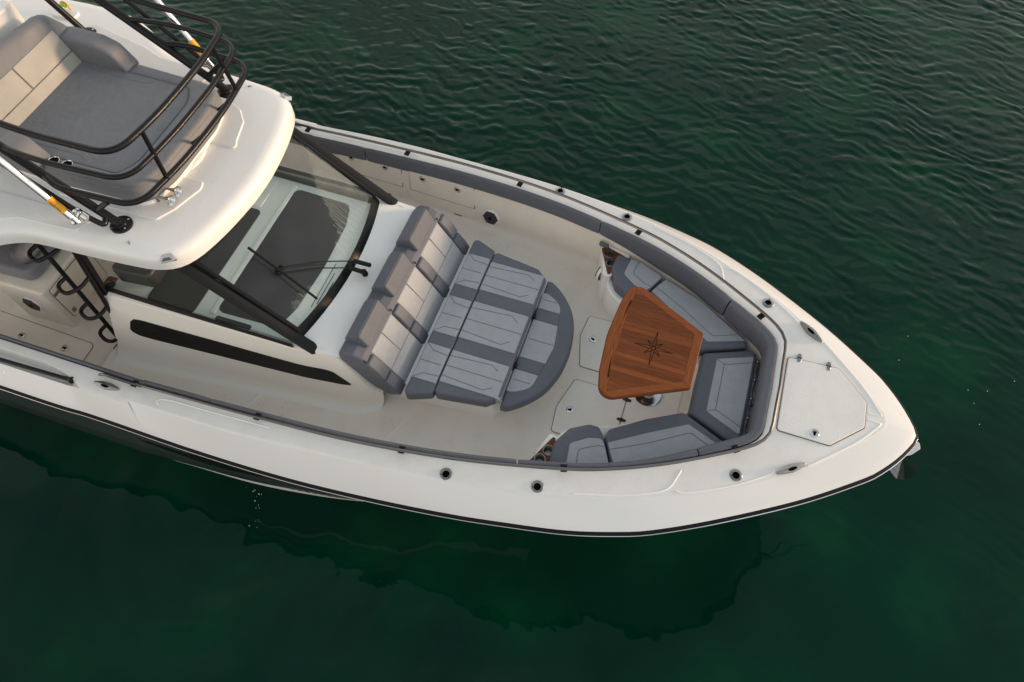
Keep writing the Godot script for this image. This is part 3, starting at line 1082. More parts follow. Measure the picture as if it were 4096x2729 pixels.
func build_cabin(boat: Node3D) -> void:
	# side walls, each a sheet from the sole to the sill, then over onto the top
	var rows := []
	for k in 8: rows.append(PackedVector3Array())
	var xs := []
	for k in 41: xs.append(lerpf(-4.62, -2.0, k / 40.0))
	for x in xs:
		var y1 := tab([-4.62, 1.315, -3.4, 1.34, -2.7, 1.355, -2.42, 1.36, -2.34, 1.32, -2.2, 1.12, -2.08, 0.92, -2.0, 0.84], x)
		var mid_y := minf(0.76, lerpf(0.69, y1, 0.45))
		rows[0].append(Vector3(x, 0.679, cabin_base(x) + 0.11))
		rows[1].append(Vector3(x, 0.684, cabin_base(x) + 0.055))
		rows[7].append(Vector3(x, 0.703, cabin_base(x) + 0.016))
		rows[2].append(Vector3(x, mid_y, cabin_wall(x, mid_y)))
		rows[3].append(Vector3(x, (mid_y + y1) / 2, cabin_wall(x, (mid_y + y1) / 2)))
		rows[4].append(Vector3(x, y1 - 0.02, cabin_wall(x, y1 - 0.02)))
		rows[5].append(Vector3(x, y1 - 0.003, cabin_wall(x, y1) - 0.012))
		rows[6].append(Vector3(x, y1 + 0.004, cabin_wall(x, y1) - 0.05))
	rows.insert(2, rows.pop_back())
	grid(rows)
	var cab := part("cabin_side", M.shell, boat, true, 50.0)
	X = Transform3D(Basis.from_scale(Vector3(1, 1, -1)), Vector3.ZERO)
	for r in rows: r.reverse()
	grid(rows)
	part("cabin_side", M.shell, boat, true, 50.0)
	# aft ends of the side walls and the front under the lounge
	for s in [1.0, -1.0]:
		var p := PackedVector2Array()
		X = Transform3D(Basis(Vector3(0, 0, s), Vector3(-1, 0, 0), Vector3(0, 1, 0)), Vector3(-4.60, 0, 0))
		solid(P2([1.27, 0.45, 1.205, 0.70, 0.915, 1.315, 0.80, 1.33, 0.80, 0.45]), 0.0, 0.03, 0.004)
		part("cabin_end", M.black, cab)
	solid(rnd(mir(P2([-4.55, 0.80, -2.16, 0.82, -2.10, 0.70])), 0.04), 0.66, 1.0, 0.02)
	part("cabin_front", M.white, cab)
	# cowl between the windshield and the lounge
	var c0 := PackedVector3Array(); var c1 := PackedVector3Array(); var c2 := PackedVector3Array(); var c3 := PackedVector3Array(); var c4 := PackedVector3Array()
	for k in 33:
		var u := lerpf(-1, 1, k / 32.0)
		var z := u * 0.885
		c0.append(Vector3(-2.72 + 0.13 * (1 - u * u), 1.415 - 0.03 * u * u, z))
		c1.append(Vector3(-2.60 + 0.11 * (1 - u * u), 1.40 - 0.03 * u * u, z))
		c2.append(Vector3(-2.50 + 0.09 * (1 - u * u), 1.39 - 0.03 * u * u, z * 0.995))
		c3.append(Vector3(-2.36, 1.375 - 0.015 * u * u, z * 0.985))
		c4.append(Vector3(-2.12, 1.33, z * 0.94))
	grid([c0, c1, c2, c3, c4])
	part("cowl", M.white, cab, true)
	# the long black band let into each side, with its grip
	for s in [1.0, -1.0]:
		var tp := [-4.42, 1.02, -4.405, 1.09, -4.36, 1.128, -4.28, 1.14, -3.4, 1.145, -2.48, 1.135, -2.40, 1.12, -2.25, 0.995]
		var bt := [-4.42, 1.01, -4.40, 0.985, -4.33, 0.965, -4.2, 0.962, -3.4, 0.968, -2.6, 0.968, -2.34, 0.968, -2.25, 0.985]
		var r0 := PackedVector3Array(); var r1 := PackedVector3Array(); var r2 := PackedVector3Array(); var r3 := PackedVector3Array()
		for k in 70:
			var x := lerpf(-4.42, -2.25, pow(k / 69.0, 1.15))
			var yt := lin(tp, x); var yb := lin(bt, x)
			r0.append(Vector3(x, yt + 0.004, cabin_wall(x, yt) - 0.004)); r1.append(Vector3(x, yt - 0.002, cabin_wall(x, yt) + 0.007))
			r2.append(Vector3(x, yb + 0.002, cabin_wall(x, yb) + 0.007)); r3.append(Vector3(x, yb - 0.004, cabin_wall(x, yb) - 0.004))
		X = Transform3D(Basis.from_scale(Vector3(1, 1, s)), Vector3.ZERO)
		grid([r0, r1, r2, r3])
		var band := part("side_band", M.frit, cab)
		r0 = PackedVector3Array(); r1 = PackedVector3Array(); r2 = PackedVector3Array()
		for k in 20:
			var u := k / 19.0
			var x := lerpf(-4.18, -3.86, u)
			var h := 0.03 * sqrt(maxf(0.0, 1.0 - pow(2 * u - 1, 4)))
			r0.append(Vector3(x, 1.06 + h, cabin_wall(x, 1.06 + h) + 0.008)); r1.append(Vector3(x, 1.06, cabin_wall(x, 1.06) + 0.016)); r2.append(Vector3(x, 1.06 - h, cabin_wall(x, 1.06 - h) + 0.008))
		X = Transform3D(Basis.from_scale(Vector3(1, 1, s)), Vector3.ZERO)
		grid([r0, r1, r2])
		part("grip", M.rubber, band)
	# windshield: curved front pane, tinted side panes, black border, posts
	var g := []
	var edge := []
	for r in 9:
		var v := r / 8.0
		var row := PackedVector3Array()
		for k in 25:
			var u := lerpf(-1, 1, k / 24.0)
			var bot := Vector3(-2.70 + 0.12 * (1 - u * u), 1.43 - 0.01 * u * u, 0.80 * u)
			var top := Vector3(-3.50 + 0.12 * (1 - u * u), 2.12, 0.78 * u)
			row.append(bot.lerp(top, v) + Vector3(0.02, 0.02, 0) * sin(v * PI))
		g.append(row)
	grid(g)
	var ws := part("windshield", M.glass, cab)
	var b0 := PackedVector3Array(); var b1 := PackedVector3Array(); var b2 := PackedVector3Array()
	for k in 25:
		var p: Vector3 = g[0][k]
		var d: Vector3 = ((g[1][k] as Vector3) - p).normalized()
		b0.append(p - d * 0.03 + Vector3(0.01, -0.02, 0)); b1.append(p + Vector3(0.006, 0.006, 0)); b2.append(p + d * 0.055 + Vector3(0.006, 0.006, 0))
	grid([b0, b1, b2])
	part("glass_border", M.frit, ws)
	for s in [1.0, -1.0]:
		var a := P3([-3.67, 2.205, 0.82, -2.62, 1.40, 0.855, -2.54, 1.345, 0.858], s)
		tube(bend(a, 0.2), 0.052, 14, 0.55)
		part("windshield_post", M.black, ws)
		tube(bend(P3([-3.60, 2.20, 0.755, -2.70, 1.475, 0.79], s), 0.1), 0.022, 8)
		part("glass_gasket", M.frit, ws)
		# side pane and its lower border
		var lo := PackedVector3Array(); var hi := PackedVector3Array(); var bl := PackedVector3Array(); var bh := PackedVector3Array()
		for k in 17:
			var x := lerpf(-4.60, -2.72, k / 16.0)
			var zb := 0.895
			var yt := minf(2.16, lerpf(1.40, 2.16, clampf((-2.66 - x) / 0.94, 0, 1)))
			var zt := lerpf(zb, 0.83, (yt - 1.33) / 0.83)
			lo.append(Vector3(x, 1.33, zb * s)); hi.append(Vector3(x, yt, zt * s))
			bl.append(Vector3(x, 1.325, (zb + 0.014) * s)); bh.append(Vector3(x, 1.405, (zb + 0.003) * s))
		grid([lo, hi])
		part("side_glass", M.tint, ws)
		grid([bl, bh])
		part("glass_border", M.frit, ws)
		tube(P3([-4.62, 1.30, 0.92, -4.56, 2.18, 0.84], s), 0.03, 8)
		part("aft_post", M.black, ws)
	# dried dew on the glass where the wiper does not reach: fine streaks down the pane
	var u := -0.97
	while u < 0.86:
		var reach := lin([-1.0, 0.80, -0.55, 0.55, -0.25, 0.24, 0.1, 0.13, 0.45, 0.15, 0.62, 0.22, 0.75, 0.20, 0.9, 0.10], u) + rng.randf_range(-0.03, 0.03)
		var w := 0.011 + 0.012 * rng.randf()
		var q := [pane(g, u, 0.085), pane(g, u + w, 0.085), pane(g, u + w, reach + 0.02 * rng.randf()), pane(g, u, reach)]
		quad(q[0], q[1], q[2], q[3])
		u += w
	var film := part("dew_film", M.dew, ws)
	film.set_meta("kind", "stuff")
	# wiper
	var wp := wipe(-2.415, 1.455, 0.02)
	tube(P3([-2.42, 1.43, 0.055, -2.44, 1.47, 0.05]), 0.028, 12)
	var wiper := part("wiper", M.black, boat)
	tube(P3([-2.40, 1.485, -0.02, -2.53, 1.53, 0.01]), 0.021, 8)
	part("wiper_pivot", M.black, wiper)
	tube(P3([-2.42, 1.47, 0.06, -2.55, 1.52, 0.085]), 0.021, 8)
	part("wiper_pivot", M.black, wiper)
	tube(P3([-2.53, 1.53, 0.01, -2.74, 1.675, 0.20, -2.925, 1.815, 0.43]), 0.0058, 6)
	part("wiper_arm", M.black, wiper)
	tube(P3([-2.55, 1.515, 0.085, -2.75, 1.665, 0.27, -2.935, 1.80, 0.49]), 0.0058, 6)
	part("wiper_arm", M.black, wiper)
	box(Vector3(-2.945, 1.80, 0.465), Vector3(0.05, 0.035, 0.09), 0.008)
	part("wiper_hub", M.black, wiper)
	tube(P3([-3.16, 2.015, 0.465, -3.03, 1.905, 0.472, -2.92, 1.81, 0.478, -2.80, 1.71, 0.488, -2.64, 1.575, 0.503]), 0.011, 6)
	part("wiper_blade", M.rubber, wiper)
	# dashboard under the glass
	solid(mir(P2([-4.62, 0.86, -2.74, 0.83, -2.62, 0.5, -2.60, 0.0])), 1.20, 1.29, 0.01)
	var dash := part("dashboard", M.aqua, boat)
	solid(mir(rnd_half(P2([-3.58, 0.0, -3.58, 0.76, -2.98, 0.74, -2.91, 0.5, -2.885, 0.0]))), 1.285, 1.296, 0.004)
	part("dash_mat", M.dash, dash)
	solid(box2(-3.62, -3.575, -0.80, 0.80, 0.01), 1.285, 1.308, 0.008)
	part("dash_ridge", M.aqua, dash)
	solid(rnd(P2([-4.25, -0.40, -3.765, -0.40, -3.765, 0.86, -4.25, 0.86]), 0.05), 1.285, 1.296, 0.004)
	part("dash_mat", M.dash, dash)
	solid(rnd(P2([-4.25, -0.84, -3.80, -0.84, -3.80, -0.43, -4.25, -0.43]), [0.03, 0.09, 0.03, 0.03]), 1.285, 1.297, 0.005)
	part("dash_lid", M.aqua, dash)
	solid(rnd(P2([-3.55, 0.80, -3.2, 0.795, -3.2, 0.845, -3.55, 0.85]), 0.02), 1.285, 1.296, 0.003)
	part("dash_vent", M.dash, dash)
	for k in 3:
		tube(P3([-2.80 + 0.035 * k, 1.292, -0.05 + 0.1 * k, -2.80 + 0.035 * k, 1.292, 0.45 - 0.04 * k]), 0.004, 5)
		part("defrost_slot", M.dash, dash)
	X = Transform3D(Basis(), Vector3(-3.95, 1.29, -0.66))
	lathe(P2([0.07, 0.0, 0.075, 0.03, 0.06, 0.07, 0.03, 0.09, 0.0, 0.095]), 16)
	part("compass", M.speaker, dash)
	# helm console: dark instrument pod and wheel behind the glass
	solid(rnd(P2([-4.62, 0.15, -4.25, 0.10, -4.22, 0.72, -4.62, 0.76]), 0.06), 1.28, 1.46, 0.03)
	part("instrument_pod", M.dash, dash)
	solid(mir(P2([-4.60, 0.90, -4.45, 0.90])), 0.5, 1.25)
	var cb := part("console_front", M.cream, dash)
	for q in drilled(rnd(P2([-4.80, 0.70, -4.62, 0.70, -4.62, 0.92, -4.80, 0.88]), 0.03), [Vector2(-4.73, 0.80), Vector2(-4.73, 0.5)], 0.041): solid(q, 1.17, 1.20)
	var pl := part("cup_plate", M.teak_dark, dash)
	cup(Vector3(-4.73, 1.20, 0.80), pl)

func pane(g: Array, u: float, v: float) -> Vector3:       # a point just above the front pane
	var i := clampf((u + 1.0) * 12.0, 0, 23.99); var j := clampf(v * 8.0, 0, 7.99)
	var a: Vector3 = (g[int(j)][int(i)] as Vector3).lerp(g[int(j)][int(i) + 1], i - int(i))
	var b: Vector3 = (g[int(j) + 1][int(i)] as Vector3).lerp(g[int(j) + 1][int(i) + 1], i - int(i))
	return a.lerp(b, j - int(j)) + Vector3(0.003, 0.003, 0)

func rnd_half(p: PackedVector2Array) -> PackedVector2Array:
	return PackedVector2Array([p[0], p[1] + Vector2(0, -0.06), p[1] + Vector2(0.018, -0.018), p[1] + Vector2(0.06, 0), p[2] + Vector2(-0.05, 0.004), p[2] + Vector2(-0.01, -0.01), p[2] + Vector2(0.02, -0.06), p[3], p[4]])

func wipe(x: float, y: float, z: float) -> Vector3:
	return Vector3(x, y, z)

# ------------------------------------------------------------------ hardtop
func build_hardtop(boat: Node3D) -> void:
	var c := curve([-3.20, 0.0, -3.205, 0.15, -3.235, 0.4, -3.28, 0.62, -3.34, 0.80, -3.43, 0.92, -3.58, 0.99, -3.8, 1.02, -4.2, 1.05, -4.5, 1.065, -4.66, 1.085, -4.80, 1.14, -4.95, 1.24, -5.12, 1.36, -5.4, 1.47, -5.8, 1.50, -6.4, 1.48, -8.6, 1.40], 100)
	var half := c.duplicate()
	half.reverse()
	var out := PackedVector2Array()
	for q in half: out.append(q)
	for k in range(half.size() - 2, -1, -1): out.append(Vector2(half[k].x, -half[k].y))
	var rows := []
	for q in [[0.10, 2.195], [0.02, 2.198], [0.0, 2.21], [0.0, 2.265], [0.005, 2.298], [0.017, 2.325], [0.036, 2.343], [0.065, 2.354], [0.11, 2.36], [0.3, 2.362]]:
		rows.append(lift(inset(out, -q[0]) if Geometry2D.is_polygon_clockwise(out) == false and false else inset(out, q[0]), q[1]))
	grid(rows, true)
	cap(inset(out, 0.3), 2.362)
	cap(inset(out, 0.10), 2.195)
	var top := part("hardtop", M.white, boat, false, 50.0)
	# low moulded panels and the round radar rise
	solid(rnd(P2([-4.55, -0.72, -3.90, -0.70, -3.72, -0.62, -3.62, -0.50, -3.56, -0.28, -3.52, -0.20, -4.55, -0.20]), 0.03), 2.35, 2.374, 0.007)
	part("hardtop_panel", M.nonskid, top)
	solid(rnd(P2([-4.6, 0.24, -3.58, 0.20, -3.56, 0.28, -3.64, 0.52, -3.72, 0.66, -4.6, 0.68]), 0.03), 2.35, 2.374, 0.007)
	part("hardtop_panel", M.nonskid, top)
	solid(rnd(P2([-5.6, 1.20, -4.9, 1.06, -4.75, 0.985, -4.24, 0.95, -4.17, 0.80, -5.6, 0.80]), 0.03), 2.35, 2.371, 0.006)
	part("hardtop_panel", M.nonskid, top)
	solid(rnd(P2([-5.6, -1.20, -4.95, -1.06, -4.75, -0.985, -4.30, -0.96, -4.17, -0.82, -5.6, -0.80]), 0.03), 2.35, 2.371, 0.006)
	part("hardtop_panel", M.nonskid, top)
	X = Transform3D(Basis(), Vector3(-4.02, 2.36, 0.0))
	lathe(P2([0.30, -0.01, 0.295, 0.012, 0.28, 0.026, 0.25, 0.034, 0.0, 0.04]), 40)
	part("radar_rise", M.nonskid, top)
	for s in [1.0, -1.0]:
		# navigation light let into each front corner
		X = Transform3D(Basis(Vector3.RIGHT, 0.5 * s) * Basis(Vector3.UP, 0.45 * s), Vector3(-3.462, 2.334, 0.925 * s))
		solid(rnd(P2([-0.075, 0.032 * s, -0.045, -0.028 * s, 0.03, -0.028 * s, 0.065, 0.032 * s]), 0.008), -0.02, 0.012, 0.003)
		var nl := part("navigation_lamp", M.steel, top)
		X = Transform3D(Basis(Vector3.RIGHT, 0.5 * s) * Basis(Vector3.UP, 0.45 * s), Vector3(-3.462, 2.334, 0.925 * s))
		solid(rnd(P2([-0.05, 0.028 * s, -0.03, 0.002 * s, 0.02, 0.002 * s, 0.04, 0.028 * s]), 0.004), 0.0, 0.0145, 0.001)
		part("lamp_lens", M.lamp, nl)
		# small eyes on the roof
		tube(P3([-3.815, 2.352, 0.90 , -3.80, 2.368, 0.91, -3.785, 2.354, 0.925], s), 0.006, 6)
		part("roof_eye", M.satin, top)
	# ceiling struts under the roof edge: a dark sun visor beam above the windshield
	tube(P3([-3.50, 2.13, -0.80, -3.42, 2.13, -0.4, -3.39, 2.13, 0.0, -3.42, 2.13, 0.4, -3.50, 2.13, 0.80]), 0.035, 8)
	part("roof_beam", M.frit, top)
	# twin horns
	for z in [0.40, 0.495]:
		X = Transform3D(Basis(Vector3.FORWARD, PI / 2), Vector3(-3.66, 2.435, z))
		var l := -0.17 if z < 0.45 else -0.20
		lathe(P2([0.0, -0.05, 0.012, -0.045, 0.024, -0.016, 0.042, 0.004, 0.044, 0.004, 0.044, -0.002, 0.030, -0.02, 0.016, -0.05, 0.011, -0.08, 0.011, l, 0.0, l]), 20)
		var hn := part("horn", M.steel, top)
		box(Vector3(-3.80, 2.40, z), Vector3(0.02, 0.08, 0.02), 0.004)
		part("horn_bracket", M.satin, hn)
	# the white pod of the upper station behind the seat
	solid(rnd(P2([-6.1, -0.58, -5.56, -0.58, -5.50, -0.45, -5.50, 0.45, -5.56, 0.58, -6.1, 0.58]), 0.05), 2.36, 3.06, 0.04)
	part("upper_console", M.white, top)
	# cleat plate with bright ropes at the port edge
	solid(box2(-6.08, -5.82, -1.30, -1.17, 0.05), 2.36, 2.385, 0.01)
	var cp := part("mooring_plate", M.white, top)
	box(Vector3(-5.97, 2.43, -1.28), Vector3(0.07, 0.03, 0.03), 0.01)
	part("rope_cover", M.lime, cp)
	tube(bend(P3([-6.03, 2.40, -1.30, -6.0, 2.45, -1.30, -5.93, 2.45, -1.29, -5.90, 2.40, -1.27]), 0.03), 0.008, 8)
	part("rope", M.yellow, cp)

# ------------------------------------------------------------------ tower
func foot(at: Vector3, parent: Node3D) -> void:
	X = Transform3D(Basis(), at)
	lathe(P2([0.085, -0.006, 0.085, 0.008, 0.08, 0.013, 0.05, 0.016, 0.046, 0.03, 0.0, 0.03]), 24)
	var o := part("tower_foot", M.pipe, parent)
	for k in 4:
		var a := TAU * k / 4 + 0.5
		X = Transform3D(Basis(), at + Vector3(cos(a) * 0.065, 0.014, sin(a) * 0.065))
		lathe(P2([0.009, -0.002, 0.009, 0.003, 0.0, 0.005]), 8)
		part("bolt", M.steel, o)

func pipe(a: Array, r: float, parent: Node3D, s := 1.0, b := 0.0, called := "tower_pipe") -> void:
	var p := P3(a, s)
	if b > 0.0: p = bend(p, b, 8)
	tube(p, r, 12)
	part(called, M.pipe, parent)

func build_tower(boat: Node3D) -> void:
	var tw := Node3D.new()
	tw.name = "tower"
	boat.add_child(tw, true)
	for s in [1.0, -1.0]:
		pipe([-3.95, 2.38, 0.79, -4.07, 2.47, 0.785, -4.41, 2.735, 0.775, -4.65, 2.925, 0.765, -5.6, 3.67, 0.72], 0.034, tw, s)
		foot(Vector3(-3.945, 2.366, 0.785 * s), tw)
		pipe([-4.04, 2.45, 0.79, -4.00, 2.42, 0.865, -4.14, 2.535, 0.885, -4.44, 2.80, 0.885, -5.6, 3.82, 0.86], 0.021, tw, s, 0.07)
		pipe([-4.09, 2.485, 0.785, -3.84, 2.71, 0.83], 0.021, tw, s)
		# struts between the three rings
		pipe([-3.578, 3.135, 0.46, -3.565, 2.935, 0.48, -3.553, 2.715, 0.50], 0.017, tw, s)
		foot(Vector3(-5.58, 2.366, 1.055 * s), tw)
		pipe([-5.58, 2.37, 1.055, -6.0, 3.25, 0.93], 0.030, tw, s)
		pipe([-6.12, 2.40, 0.88, -6.5, 3.2, 0.78], 0.045, tw, s)
		pipe([-6.4, 2.95, 0.8, -5.80, 2.85, 0.985], 0.026, tw, s)
		pipe([-7.0, 2.55, 0.95, -5.9, 2.52, 0.80], 0.024, tw, s)
	# three horseshoe rings round the pad
	for q in [[-4.41, 2.735, 0.775, 2.715, 0.84, 0.80, -3.60, -3.53, 0.024], [-4.65, 2.925, 0.765, 2.935, 0.80, 0.76, -3.605, -3.545, 0.021], [-5.30, 3.26, 0.735, 3.135, 0.74, 0.72, -3.62, -3.56, 0.024]]:
		var p := P3([q[0], q[1], q[2], -4.25, q[3] + 0.01, q[4], q[6], q[3], q[5], q[7] - 0.005, q[3], 0.30, q[7], q[3], 0.0, q[7] - 0.005, q[3], -0.30, q[6], q[3], -q[5], -4.25, q[3] + 0.01, -q[4], q[0], q[1], -q[2]])
		p = bend(p, 0.17, 9)
		tube(p, q[8], 12)
		part("tower_ring", M.pipe, tw)
	for z in [-0.42, 0.42, 0.0]:
		pipe([-3.55, 2.705, z, -3.76, 2.52, z], 0.012, tw)

func build_ladder(boat: Node3D) -> void:
	pipe([-4.80, 0.46, 1.05, -4.80, 2.05, 0.985, -4.80, 2.2, 0.975], 0.020, boat, 1.0, 0.0, "ladder")
	var ld: Node3D = boat.get_node("ladder")
	pipe([-4.64, 0.46, 1.10, -4.62, 0.93, 1.03, -4.60, 1.92, 0.89, -4.60, 2.2, 0.86], 0.020, ld, 1.0, 0.0, "ladder_rail")
	for k in 5:
		var y: float = [2.02, 1.58, 1.20, 0.84, 0.53][k]
		var zl := lerpf(1.05, 0.985, (y - 0.46) / 1.6); var zr := lerpf(1.10, 0.89, (y - 0.46) / 1.46)
		pipe([-4.80, y, zl, -4.83, y - 0.01, zl + 0.10, -4.72, y - 0.03, zl + 0.15, -4.62, y - 0.01, zr + 0.12, -4.61, y, zr], 0.018, ld, 1.0, 0.06, "rung")

func build_flecks(boat: Node3D) -> void:      # specks of grit and leaf on the decks
	var r3 := RandomNumberGenerator.new(); r3.seed = 19
	for k in 70:
		var at := Vector3(r3.randf_range(-4.4, -0.1), 0.681, r3.randf_range(0.9, 1.35) * (1.0 if k % 2 else -1.0))
		if k % 5 == 0: at = Vector3(r3.randf_range(-0.5, 0.1), 0.69, r3.randf_range(-0.6, 0.6))
		elif k % 7 == 0: at = Vector3(r3.randf_range(-0.5, 1.6), 1.165, r3.randf_range(-0.5, 0.5))
		if k % 7 == 0 and k % 5 != 0: at = Vector3(lerpf(0.8, 1.0, r3.randf()), 1.164, r3.randf_range(-0.3, 0.3))
		if at.y < 0.685 and absf(at.z) > tab(SOLE, at.x) - 0.14: at.z = signf(at.z) * (tab(SOLE, at.x) - 0.16)
		X = Transform3D(Basis(Vector3.UP, r3.randf() * TAU).scaled(Vector3(1.0 + r3.randf(), 1, 0.8)), at)
		lathe(P2([0.0032, -0.001, 0.0022, 0.0015, 0.0, 0.002]), 6)
	var o := part("grit", M.gasket, boat)
	o.set_meta("kind", "stuff")
	# drops and dried splashes on the hardtop
	for k in 90:
		var at := Vector3(r3.randf_range(-3.9, -3.45), 2.362, r3.randfn(0.25, 0.32))
		if at.z < -0.6 or at.z > 0.8: continue
		X = Transform3D(Basis(Vector3.UP, r3.randf() * TAU).scaled(Vector3(1.0 + 1.5 * r3.randf(), 1, 1)), at)
		lathe(P2([0.004, -0.001, 0.003, 0.0012, 0.0, 0.0018]), 6)
	var w := part("water_drops", M.drop, boat)
	w.set_meta("kind", "stuff")

func build_anchor(boat: Node3D) -> void:
	# bow roller plate
	solid(rnd(P2([2.30, 0.10, 2.36, 0.125, 2.43, 0.085, 2.495, 0.01, 2.485, -0.04, 2.44, -0.06, 2.30, -0.06]), 0.02), 1.125, 1.14, 0.003)
	part("bow_roller", M.galv, boat)
	tube(P3([2.56, 0.83, -0.10, 2.62, 0.66, -0.10]), 0.008, 8)
	tube(P3([2.44, 1.12, -0.03, 2.56, 0.83, -0.10]), 0.012, 8)
	var a := part("anchor", M.steel, boat)
	# plough: two plates that meet on a ridge
	var b := Vector3(2.37, 1.12, 0.12); var c := Vector3(2.51, 0.71, 0.12); var f := Vector3(2.30, 0.88, 0.10)
	var d := Vector3(2.68, 0.72, -0.05); var d2 := Vector3(2.745, 0.55, -0.06); var e := Vector3(2.72, 0.38, -0.06)
	for s in [0.0, 0.008]:
		var o := Vector3(-s, -s, -s)
		quad(b + o, f + o, f.lerp(c, 0.5) + Vector3(0.0, 0.02, 0) + o, c + o)
		tri(b + o, f.lerp(c, 0.5) + Vector3(0, 0.02, 0) + o, c + o)
	part("fluke", M.galv, a)
	for s in [0.0, 0.008]:
		var o := Vector3(-s, -s, -s)
		quad(b + o, c + o, e + o, d2 + o)
		tri(b + o, d2 + o, d + o)
	part("fluke", M.satin, a)

# ------------------------------------------------------------------ table
func build_table() -> void:
	var t := thing("table", "teak table with inlaid compass star in the middle of the bow seating", "table", Vector3(0.2, 0.69, 0))
	var outer := P2([-0.125, -0.615, 0.56, -0.272, 0.56, 0.272, -0.125, 0.615, -0.185, 0.34, -0.212, 0.0, -0.185, -0.34])
	outer = rnd(outer, [0.12, 0.035, 0.035, 0.12, 1.2, 0.6, 1.2], 8)
	var field := rnd(P2([-0.10, -0.528, 0.485, -0.235, 0.485, 0.235, -0.10, 0.528]), [0.02, 0.01, 0.01, 0.02], 3)
	solid(outer, 1.455, 1.4985, 0.012, 0.008)
	var topn := part("table_top", M.teak_dark, t)
	# border boards, mitred at the corners
	var mid := Vector2(0.17, 0.0)
	var corners := [Vector2(-0.125, -0.615), Vector2(0.56, -0.272), Vector2(0.56, 0.272), Vector2(-0.125, 0.615)]
	for k in 4:
		var a: Vector2 = mid + (corners[k] - mid) * 1.6; var b: Vector2 = mid + (corners[(k + 1) % 4] - mid) * 1.6
		var wedge := PackedVector2Array([mid, a, b])
		if k == 3: wedge = PackedVector2Array([mid, a, Vector2(-0.9, 0.6), Vector2(-0.9, -0.6), b])
		for piece in Geometry2D.intersect_polygons(inset(outer, 0.008), wedge):
			for q in Geometry2D.clip_polygons(piece, field):
				if q.size() < 4: continue
				solid(inset(q, 0.0006), 1.485, 1.5025)
				part("border_board", M.teak_across if k == 3 or k == 1 else M.teak_edge, topn, false, 30.0)
	# planks of the field
	var z := -0.53
	var i := 0
	while z < 0.53:
		var w := 0.041 + 0.012 * rng.randf()
		for q in Geometry2D.intersect_polygons(field, P2([-0.3, z + 0.0006, 0.7, z + 0.0006, 0.7, z + w - 0.0006, -0.3, z + w - 0.0006])):
			if q.size() < 3: continue
			solid(q, 1.485, 1.5015 + 0.0004 * (i % 2))
			part("plank", M.teak[rng.randi() % 6], topn)
		z += w; i += 1
	# compass star: black inlaid lines
	var c := Vector2(0.19, 0.01)
	var star := PackedVector2Array()
	for k in 16:
		var a := TAU * k / 16
		var r := 0.034
		if k % 4 == 0: r = 0.165
		elif k % 4 == 2: r = 0.088
		star.append(c + Vector2(cos(a), sin(a)) * r)
	for k in 16:
		stroke(star[k], star[(k + 1) % 16], 0.0021)
		if k % 2 == 1: stroke(c + (star[k] - c).normalized() * 0.018, star[k], 0.002)
	for k in 14:
		var a := TAU * k / 14; var b := TAU * (k + 1) / 14
		stroke(c + Vector2(cos(a), sin(a)) * 0.018, c + Vector2(cos(b), sin(b)) * 0.018, 0.003)
	part("compass_star", M.hole, topn)
	X = Transform3D(Basis(), Vector3(0.28, 0.689, 0.0))
	lathe(P2([0.135, 0.0, 0.135, 0.008, 0.12, 0.014, 0.06, 0.02, 0.045, 0.04, 0.045, 0.72, 0.10, 0.745, 0.11, 0.765]), 28)
	part("pedestal", M.steel, t)

func stroke(a: Vector2, b: Vector2, w: float) -> void:
	var d := (b - a).normalized() * w; var n := Vector2(-d.y, d.x)
	var p := [a - d * 0.4 + n, b + d * 0.4 + n, b + d * 0.4 - n, a - d * 0.4 - n]
	var q := []
	for v in p: q.append(Vector3(v.x, 1.5030, v.y))
	quad(q[0], q[1], q[2], q[3])

# ------------------------------------------------------------------ forward lounge
func seam(pts: PackedVector3Array, parent: Node3D, r := 0.0028) -> void:
	tube(pts, r, 5)
	part("seam", M.stitch, parent)

